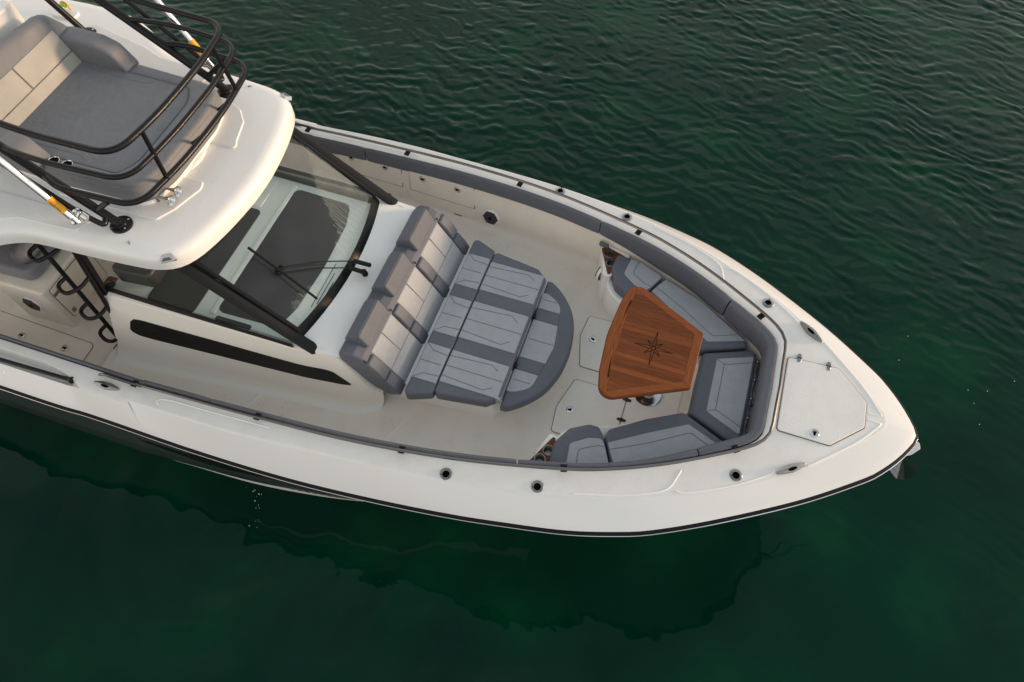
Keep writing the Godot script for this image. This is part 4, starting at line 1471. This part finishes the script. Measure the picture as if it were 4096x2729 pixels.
func build_lounge() -> void:
	var t := thing("lounge_seat", "grey three-seat forward lounge with three headrests facing the bow", "lounge seat", Vector3(-1.5, 0.68, 0))
	solid(rnd(mir(P2([-2.06, 0.78, -1.0, 0.70, -0.955, 0.60])), 0.05), 0.67, 0.975, 0.01)
	part("seat_base", M.white, t)
	solid(mir(moon_half(-0.97, 0.60, 0.0)), 0.67, 0.90, 0.02)
	part("footrest_base", M.white, t)
	# long and short seat cushions
	for k in 2:
		var o: PackedVector2Array = mir(P2([-1.5, 0.81, -1.04, 0.745, -0.935, 0.655]))
		if k == 1: o = mir(P2([-1.745, 0.91, -1.5025, 0.815]))
		solid(rnd(o, 0.04), 0.975, 1.094, 0.02, 0.015)
		var cu := part("seat_cushion", M.grey, t, false, 50.0)
		var xf := -0.935 if k == 0 else -1.508
		var soft := 1.0 if k == 0 else 0.45
		var xa := -1.5 if k == 0 else -1.745
		var prof := P2([xa + 0.004, 1.04, xa + 0.004, 1.09, xa + 0.014, 1.101, xf - 0.05 * soft, 1.101, xf - 0.022 * soft, 1.101 - 0.007 * soft, xf - 0.002, 1.101 - 0.031 * soft, xf + 0.005, 1.04, xf + 0.003, 1.0, xf - 0.03, 1.0])
		for p in 3:
			var z0: float = [-0.675, -0.195, 0.355][p]; var z1: float = [-0.335, 0.215, 0.685][p]
			if k == 1: z0 = [-0.70, -0.185, 0.355][p]; z1 = [-0.325, 0.225, 0.72][p]
			push(prof, z0, z1, 0.005)
			var pn := part("seat_panel", M.light, cu, false, 50.0)
			var zm := (z0 + z1) / 2
			var y := 1.1015
			seam(P3([xa + 0.01, y, zm, xf - 0.03, y, zm]), pn)
			for s in [-1.0, 1.0]:
				var h: float = (z1 - z0) / 2
				if k == 0: seam(P3([xa + 0.01, y, zm + s * h * 0.62, xf - 0.17, y, zm + s * h * 0.78, xf - 0.10, y, zm + s * h * 0.52]), pn)
				else: seam(P3([xa + 0.02, y, zm + s * h * 0.97, xa + 0.09, y, zm + s * h * 0.66, xf - 0.01, y, zm + s * h * 0.60]), pn)
	for z in [-0.26, 0.30]:
		box(Vector3(-0.918, 1.03, z * 0.98), Vector3(0.022, 0.06, 0.045), 0.004)
		part("cushion_hinge", M.black, t)
	# half-round foot cushion
	solid(mir(moon_half(-0.926, 0.70, 0.0)), 0.90, 1.012, 0.022, 0.015)
	var fc := part("half_round_cushion", M.grey, t, false, 50.0)
	var inner := mir(moon_half(-0.922, 0.545, 0.155))
	for p in 5:
		var z0: float = [-0.60, -0.365, -0.235, 0.185, 0.315][p]; var z1: float = [-0.365, -0.235, 0.185, 0.315, 0.60][p]
		for q in Geometry2D.intersect_polygons(inner, box2(-1.2, 0.0, z0 + 0.0015, z1 - 0.0015)):
			solid(q, 1.0, 1.0175, 0.004, 0.0, 0.0, 2)
			var pn := part("foot_panel", M.grey if p == 1 or p == 3 else M.light, fc)
			if p == 2: seam(P3([-0.90, 1.018, -0.02, -0.665, 1.018, -0.02]), pn)
			if p == 0: seam(P3([-0.90, 1.018, -0.47, -0.765, 1.018, -0.47]), pn)
			if p == 4: seam(P3([-0.90, 1.018, 0.42, -0.745, 1.018, 0.42]), pn)
	# backrest: long roll, three light panels, dark bolsters between
	var prof := rnd(P2([-1.80, 0.93, -2.06, 1.385, -2.095, 1.42, -2.165, 1.458, -2.25, 1.455, -2.315, 1.40, -2.325, 1.32, -2.26, 1.22, -2.06, 0.94, -1.92, 0.86]), [0.03, 0.02, 0.04, 0.04, 0.05, 0.05, 0.05, 0.05, 0.04, 0.04], 4)
	push(prof, -0.86, 0.86, 0.03, 3)
	var bk := part("backrest", M.grey, t, false, 50.0)
	for p in 3:
		var z0: float = [-0.745, -0.205, 0.335][p]; var z1: float = [-0.335, 0.205, 0.745][p]
		push(up_panel(0.0, 0.50, 0.022), z0, z1, 0.010)
		var pn := part("back_panel", M.light, bk, false, 50.0)
		var a := face(0.225, 0.0225); var b := face(0.495, 0.0225)
		seam(P3([a.x, a.y, z0 + 0.01, a.x, a.y, z1 - 0.01]), pn)
		seam(P3([a.x, a.y, (z0 + z1) / 2, b.x, b.y, (z0 + z1) / 2]), pn)
	for p in 4:
		var z0: float = [-0.87, -0.328, 0.212, 0.752][p]; var z1: float = [-0.752, -0.212, 0.328, 0.87][p]
		push(up_panel(0.24, 0.485, 0.05), z0, z1, 0.016, 3)
		part("back_bolster", M.grey, bk, false, 50.0)
		push(up_panel(0.0, 0.225, 0.036), z0, z1, 0.016, 3)
		part("back_bolster", M.grey, bk, false, 50.0)
		tube(P3([-2.07, 1.42, z1 - 0.012, -2.055, 1.40, z1 - 0.012]), 0.006, 6)
		part("buckle", M.black, bk)
	for p in 3:
		var z0: float = [-0.735, -0.20, 0.335][p]; var z1: float = [-0.335, 0.20, 0.735][p]
		push(rnd(P2([-2.074, 1.432, -2.142, 1.572, -2.258, 1.528, -2.302, 1.45, -2.29, 1.38, -2.20, 1.34]), [0.014, 0.016, 0.02, 0.03, 0.02, 0.02], 4), z0, z1, 0.018, 3)
		var hr := part("headrest", M.grey, bk, false, 50.0)
		seam(P3([-2.155, 1.573, z0 + 0.02, -2.155, 1.573, z1 - 0.02]), hr)

func face(s: float, off: float) -> Vector2:        # a point on the front of the backrest, s metres up it
	return Vector2(-1.812, 0.955) + Vector2(-0.522, 0.853) * s + Vector2(0.853, 0.522) * off

func up_panel(s0: float, s1: float, d: float) -> PackedVector2Array:
	return rnd(PackedVector2Array([face(s0, -0.02), face(s0, d * 0.8), face(lerpf(s0, s1, 0.5), d), face(s1, d * 0.8), face(s1, -0.02)]), [0.0, minf(d, 0.02), 0.3, minf(d, 0.02), 0.0], 4)

func moon_half(x0: float, w: float, cut: float) -> PackedVector2Array:
	var k := w / 0.70
	var c := curve([x0, 0.70 * k, x0 + 0.06, 0.695 * k, x0 + 0.20 * (1 - cut * 0.4), 0.585 * k, x0 + 0.33 - cut * 0.7, 0.42 * k, x0 + 0.405 - cut, 0.2 * k, x0 + 0.425 - cut, 0.0], 18)
	return c

# ------------------------------------------------------------------ bow cushions
func cushion(called: String, label: String, o: PackedVector2Array, rad, insert: PackedVector2Array, irad, lines: Array) -> void:
	var c := Vector2.ZERO
	for p in o: c += p
	c /= o.size()
	var t := thing(called, label, "cushion", Vector3(c.x, 1.03, c.y), "grey vinyl cushions round the bow table")
	solid(rnd(o, rad.map(func(v): return maxf(v, 0.045) if v > 0.0 else 0.0), 6), 1.032, 1.158, 0.034, 0.02, 0.0, 4)
	part("cushion_body", M.grey, t, false, 50.0)
	for q in Geometry2D.intersect_polygons(rnd(insert, irad, 5), inset(rnd(o, rad, 6), 0.012)):
		solid(q, 1.148, 1.1635, 0.005, 0.0, 0.0, 2)
	var top := part("cushion_panel", M.light, t, false, 40.0)
	for l in lines:
		var p := PackedVector3Array()
		for q in P2(l): p.append(Vector3(q.x, 1.164, q.y))
		seam(bend(p, 0.03, 4), top)

func flip(a: Array) -> Array:
	var r := []
	for i in a.size(): r.append(a[i] * (1.0 if i % 2 == 0 else -1.0))
	return r

func build_bow_cushions() -> void:
	var e := [-0.36, 1.13, -0.375, 0.93, -0.29, 0.765, -0.14, 0.675, -0.055, 0.672, 0.0, 0.74, 0.125, 0.99, -0.10, 1.085]
	var ei := [-0.215, 1.15, -0.245, 0.90, -0.12, 0.808, -0.01, 0.775, 0.2, 1.05]
	var el := [[-0.14, 1.09, -0.165, 0.93, -0.02, 0.845, 0.03, 0.84]]
	var s := [0.13, 0.985, 0.008, 0.735, 0.03, 0.665, 0.30, 0.475, 0.585, 0.315, 0.66, 0.345, 0.985, 0.485, 0.99, 0.53, 0.52, 0.835]
	var si := [0.04, 0.80, 0.33, 0.61, 0.645, 0.42, 0.98, 0.545, 0.56, 0.84, 0.17, 1.0]
	var sl := [[0.075, 0.85, 0.36, 0.695, 0.675, 0.49, 0.88, 0.575]]
	cushion("bow_cushion", "rounded grey end cushion beside the two cup holders on the port side", P2(flip(e)), [0.04, 0.1, 0.1, 0.06, 0.04, 0.05, 0.04, 0.06], P2(flip(ei)), 0.04, el.map(flip))
	cushion("bow_cushion", "rounded grey end cushion beside the cup holder on the starboard side", P2(e), [0.04, 0.1, 0.1, 0.06, 0.04, 0.05, 0.04, 0.06], P2(ei), 0.04, el)
	cushion("bow_cushion", "long grey side cushion on the port side, half hidden by the table", P2(flip(s)), [0.03, 0.04, 0.04, 0.2, 0.05, 0.05, 0.03, 0.03, 0.2], P2(flip(si)), [0.01, 0.3, 0.01, 0.01, 0.3, 0.01], sl.map(flip))
	cushion("bow_cushion", "long grey side cushion on the starboard side in front of the rail", P2(s), [0.03, 0.04, 0.04, 0.2, 0.05, 0.05, 0.03, 0.03, 0.2], P2(si), [0.01, 0.3, 0.01, 0.01, 0.3, 0.01], sl)
	cushion("bow_cushion", "grey cushion across the bow, at the narrow end of the table", P2([0.63, -0.305, 0.73, -0.345, 1.04, -0.475, 1.085, -0.44, 1.09, 0.0, 1.085, 0.44, 1.04, 0.475, 0.73, 0.345, 0.63, 0.305, 0.625, 0.0]), [0.03, 0.05, 0.04, 0.03, 0.0, 0.03, 0.04, 0.05, 0.03, 0.0], P2([0.755, -0.275, 1.06, -0.40, 1.06, 0.38, 0.76, 0.255]), 0.012, [[0.755, -0.275, 0.825, -0.235, 1.06, -0.335], [0.76, 0.255, 0.83, 0.215, 1.06, 0.31], [0.825, -0.235, 0.83, 0.215]])
	# snap-on skirt behind the middle cushion
	org = Vector3(1.1, 1.08, 0)
	var t := thing("cushion_skirt", "narrow dark vinyl flap with snap studs behind the bow cushion", "flap", Vector3(1.11, 1.08, 0))
	var a := PackedVector3Array(); var b := PackedVector3Array(); var c := PackedVector3Array()
	for k in 41:
		var z := lerpf(-0.40, 0.40, k / 40.0)
		var w := 0.006 * cos(z * TAU / 0.19)
		a.append(Vector3(1.082, 1.125 + w, z)); b.append(Vector3(1.105 + w, 1.135 - w, z)); c.append(Vector3(1.125 + w, 1.10 + w, z))
	grid([a, b, c])
	part("flap", M.grey, t, true, 60.0)
	for z in [-0.38, -0.19, 0.0, 0.19, 0.38]:
		X = Transform3D(Basis(), Vector3(1.106, 1.135, z))
		lathe(P2([0.007, -0.002, 0.007, 0.003, 0.004, 0.006, 0.0, 0.007]), 10)
		part("snap", M.steel, t)

# ------------------------------------------------------------------ upper station seat
func build_upper_lounge() -> void:
	var t := thing("sun_pad", "big grey upholstered sun pad with beige backrest on the hardtop inside the black rails", "sun pad", Vector3(-4.5, 2.37, 0))
	var o := rnd(mir(P2([-5.18, 0.60, -4.62, 0.635, -3.80, 0.60, -3.725, 0.30])), [0.04, 0.05, 0.17, 0.4, 0.4, 0.17, 0.05, 0.04], 8)
	solid(inset(o, 0.03), 2.36, 2.43)
	part("pad_base", M.white, t)
	solid(o, 2.42, 2.602, 0.055, 0.03, 0.0, 5)
	var pad := part("pad_cushion", M.mid, t, false, 60.0)
	solid(rnd(mir(P2([-5.08, 0.515, -4.05, 0.50, -3.965, 0.36])), [0.02, 0.06, 0.3, 0.3, 0.06, 0.02], 6), 2.59, 2.6045, 0.007, 0.0, 0.008)
	var inn := part("pad_top", M.mid, pad, false, 50.0)
	var rim := PackedVector3Array()
	for q in inset(rnd(mir(P2([-5.08, 0.515, -4.05, 0.50, -3.965, 0.36])), [0.02, 0.06, 0.3, 0.3, 0.06, 0.02], 6), -0.002): rim.append(Vector3(q.x, 2.603, q.y))
	seam(rim, inn, 0.004)
	for s in [1.0, -1.0]:
		seam(bend(P3([-5.0, 2.606, 0.455, -4.93, 2.606, 0.435, -4.42, 2.606, 0.43, -4.36, 2.606, 0.46], s), 0.04), inn)
	# plump roll along both sides and the front of the pad
	for q in Geometry2D.clip_polygons(inset(o, 0.012), rnd(mir(P2([-5.4, 0.522, -4.05, 0.507, -3.955, 0.36])), [0.0, 0.06, 0.3, 0.3, 0.06, 0.0], 6)):
		if Geometry2D.is_polygon_clockwise(q): continue
		solid(Geometry2D.intersect_polygons(q, box2(-4.60, -3.0, -1, 1))[0], 2.56, 2.622, 0.034, 0.0, 0.0, 5)
		part("pad_roll", M.mid, pad, false, 60.0)
	for q in [[-4.562, 0.562], [-4.442, 0.562]]:
		X = Transform3D(Basis(), Vector3(q[0], 2.6225, q[1]))
		lathe(P2([0.048, -0.004, 0.048, 0.003, 0.043, 0.005, 0.040, 0.001]), 24)
		var ring := part("cup_holder", M.steel, t)
		X = Transform3D(Basis(), Vector3(q[0], 2.6225, q[1]))
		lathe(P2([0.0405, 0.0008, 0.03, 0.0004, 0.0, 0.0]), 20)
		part("cup_bottom", M.hole, ring)
	# armrests
	for s in [1.0, -1.0]:
		var z0 := 0.50 if s > 0 else -0.665
		push(rnd(P2([-5.24, 2.58, -5.24, 2.80, -5.15, 2.822, -4.86, 2.812, -4.73, 2.765, -4.63, 2.61, -4.63, 2.58]), [0.0, 0.03, 0.05, 0.1, 0.1, 0.03, 0.0], 5), z0, z0 + 0.165, 0.028, 4)
		part("armrest", M.mid, t, false, 55.0)
	# backrest, leaning aft
	var up := Vector3(-0.40, 0.917, 0).normalized()
	var n := Vector3(0.917, 0.40, 0).normalized()
	var f := Transform3D(Basis(Vector3(0, 0, 1), n, up), Vector3(-5.075, 2.555, 0))
	X = f
	solid(rnd(P2([-0.655, -0.02, 0.655, -0.02, 0.655, 0.30, 0.56, 0.475, 0.0, 0.515, -0.56, 0.475, -0.655, 0.30]), [0.03, 0.03, 0.12, 0.12, 1.0, 0.12, 0.12], 6), -0.16, 0.0, 0.055, 0.05, 0.0, 5)
	var bk := part("backrest", M.mid, t, false, 55.0)
	for q in [[-0.50, 0.50, 0.0, 0.148], [-0.50, -0.006, 0.154, 0.345], [0.006, 0.50, 0.154, 0.345]]:
		X = f
		solid(box2(q[0], q[1], q[2], q[3], 0.008, 2), -0.02, 0.010, 0.006)
		part("back_panel", M.sand, bk)

# ------------------------------------------------------------------ helm seat
func build_helm_seat() -> void:
	var t := thing("helm_seat", "helm seat box with grey cushions behind the black ladder", "seat", Vector3(-5.6, 0.5, 0.7))
	solid(rnd(P2([-6.0, 0.2, -5.37, 0.2, -5.36, 1.05, -5.92, 1.07]), 0.03), 0.5, 1.10, 0.025)
	var bx := part("seat_box", M.cream, t)
	speaker(Transform3D(Basis(Vector3(1, 0, 0), Vector3(0, 0.05, 1).normalized(), Vector3(0, 1, -0.05).normalized()), Vector3(-5.64, 0.83, 1.058)), bx, 0.085)
	solid(rnd(P2([0.56, 0.58, 0.98, 0.58, 0.98, 1.05, 0.56, 1.05]), 0.03), 0, 0.001)
	T = PackedVector3Array()
	X = Transform3D(Basis(Vector3(0, 0, 1), Vector3(1, 0, 0), Vector3(0, 1, 0)), Vector3(-5.362, 0, 0))
	solid(box2(0.42, 0.98, 0.60, 1.06, 0.03), 0.0, 0.004)
	part("gasket", M.gasket, bx)
	X = Transform3D(Basis(Vector3(0, 0, 1), Vector3(1, 0, 0), Vector3(0, 1, 0)), Vector3(-5.36, 0, 0))
	solid(box2(0.427, 0.973, 0.607, 1.053, 0.025), 0.0, 0.008, 0.003)
	var dr := part("locker_door", M.cream, bx)
	box(Vector3(-5.348, 0.98, 0.93), Vector3(0.012, 0.03, 0.09), 0.004)
	part("door_latch", M.satin, dr)
	box(Vector3(-5.348, 0.68, 0.93), Vector3(0.012, 0.05, 0.04), 0.004)
	part("door_hinge", M.satin, dr)
	solid(rnd(P2([-6.3, 0.05, -5.50, 0.05, -5.47, 0.96, -6.2, 1.0]), 0.09, 6), 1.12, 1.26, 0.045, 0.02, 0.0, 4)
	part("seat_cushion", M.mid, t, false, 55.0)
	tube(P3([-5.60, 1.34, -0.1, -5.58, 1.34, 0.84]), 0.10, 16)
	part("thigh_bolster", M.grey, t, false, 55.0)
	X = Transform3D(Basis(Vector3.FORWARD, 0.25), Vector3(-6.05, 1.5, 0.5))
	box(Vector3.ZERO, Vector3(0.16, 0.6, 0.85), 0.05)
	part("seat_back", M.mid, t, false, 55.0)
	tube(P3([-5.95, 1.62, 0.60, -5.55, 1.72, 0.72]), 0.035, 12)
	part("arm_tube", M.black, t)

# ------------------------------------------------------------------ outrigger poles
func build_poles() -> void:
	for s in [1.0, -1.0]:
		var t := thing("outrigger_pole", "silver outrigger pole with orange label on the starboard side of the tower" if s > 0 else "silver outrigger pole with orange label on the port side of the tower", "pole", Vector3(-4.15, 2.54, 0.93 * s), "outrigger poles clamped to the tower")
		var a := Vector3(-4.16, 2.555, 0.945 * s); var d := Vector3(-0.27, 0.52, 0.0).normalized()
		if s < 0: a = Vector3(-4.09, 2.60, -0.86); d = Vector3(-0.30, 0.56, -0.02).normalized()
		tube(PackedVector3Array([a, a + d * 3.2]), 0.026, 14)
		part("pole_tube", M.alu, t)
		tube(PackedVector3Array([a + d * 0.06, a + d * 0.19]), 0.0275, 14)
		var lb := part("label_band", M.yellow, t)
		# rows of small print on the label, turned to the outside
		var side := d.cross(Vector3(0, 0, s)).normalized()
		var rows := TextMesh.new()
		rows.text = "CAUTION"
		rows.font_size = 12; rows.pixel_size = 0.0018; rows.depth = 0.001
		var font := SystemFont.new(); font.font_names = PackedStringArray(["Droid Sans"])
		rows.font = font
		var tm := MeshInstance3D.new()
		tm.name = "label_print"
		tm.mesh = rows; tm.material_override = M.print
		var outward := Vector3(0.2, 0.55, 0.8 * s).normalized()
		outward = (outward - d * outward.dot(d)).normalized()
		tm.transform = Transform3D(Basis(d, outward.cross(d), outward), a + d * 0.125 + outward * 0.0276 - org)
		lb.add_child(tm, true)
		tube(PackedVector3Array([a - d * 0.06, a + d * 0.05]), 0.020, 12)
		part("pole_socket", M.steel, t)
		tube(P3([-4.17, 2.49, 0.955, -4.13, 2.56, 0.885], s) if s > 0 else PackedVector3Array([a - d * 0.07, Vector3(-4.14, 2.54, -0.885)]), 0.022, 12)
		part("pole_knuckle", M.steel, t)
		tube(P3([-4.10, 2.50, 0.885, -4.17, 2.56, 0.885], s), 0.030, 12)
		part("pole_clamp", M.steel, t)

# ------------------------------------------------------------------ things on the water
func build_floating() -> void:
	org = Vector3.ZERO
	var r2 := RandomNumberGenerator.new(); r2.seed = 77
	for k in 34:
		var u := r2.randf()
		var at := Vector3(lerpf(-3.5, -3.15, u) + r2.randfn(0, 0.07), SEA, lerpf(1.74, 2.12, u) + r2.randfn(0, 0.04))
		X = Transform3D(Basis(), at)
		var r := 0.0025 + 0.005 * pow(r2.randf(), 2.0)
		lathe(P2([r, -0.002, r * 0.9, r * 0.4, r * 0.5, r * 0.8, 0.0, r * 0.9]), 8)
	for k in 7:
		X = Transform3D(Basis(), Vector3(r2.randf_range(3.0, 4.4), SEA, r2.randf_range(-2.6, -1.4)))
		lathe(P2([0.005, -0.002, 0.004, 0.003, 0.0, 0.0045]), 7)
	X = Transform3D()
	var o := part("bubbles", M.foam, self)
	o.set_meta("kind", "stuff")
	o.set_meta("label", "small white bubbles drifting beside the hull")
	o.set_meta("category", "bubbles")
	X = Transform3D(Basis(), Vector3(0, SEA + 0.004, 0))
	tube(P3([-1.71, 0.0, 1.43, -1.70, 0.001, 1.465, -1.665, 0.001, 1.505, -1.61, 0.0, 1.53]), 0.0016, 5)
	var g := part("grass_blade", M.blade, self)
	g.set_meta("label", "thin pale blade of sea grass floating beside the hull")
	g.set_meta("category", "grass blade")
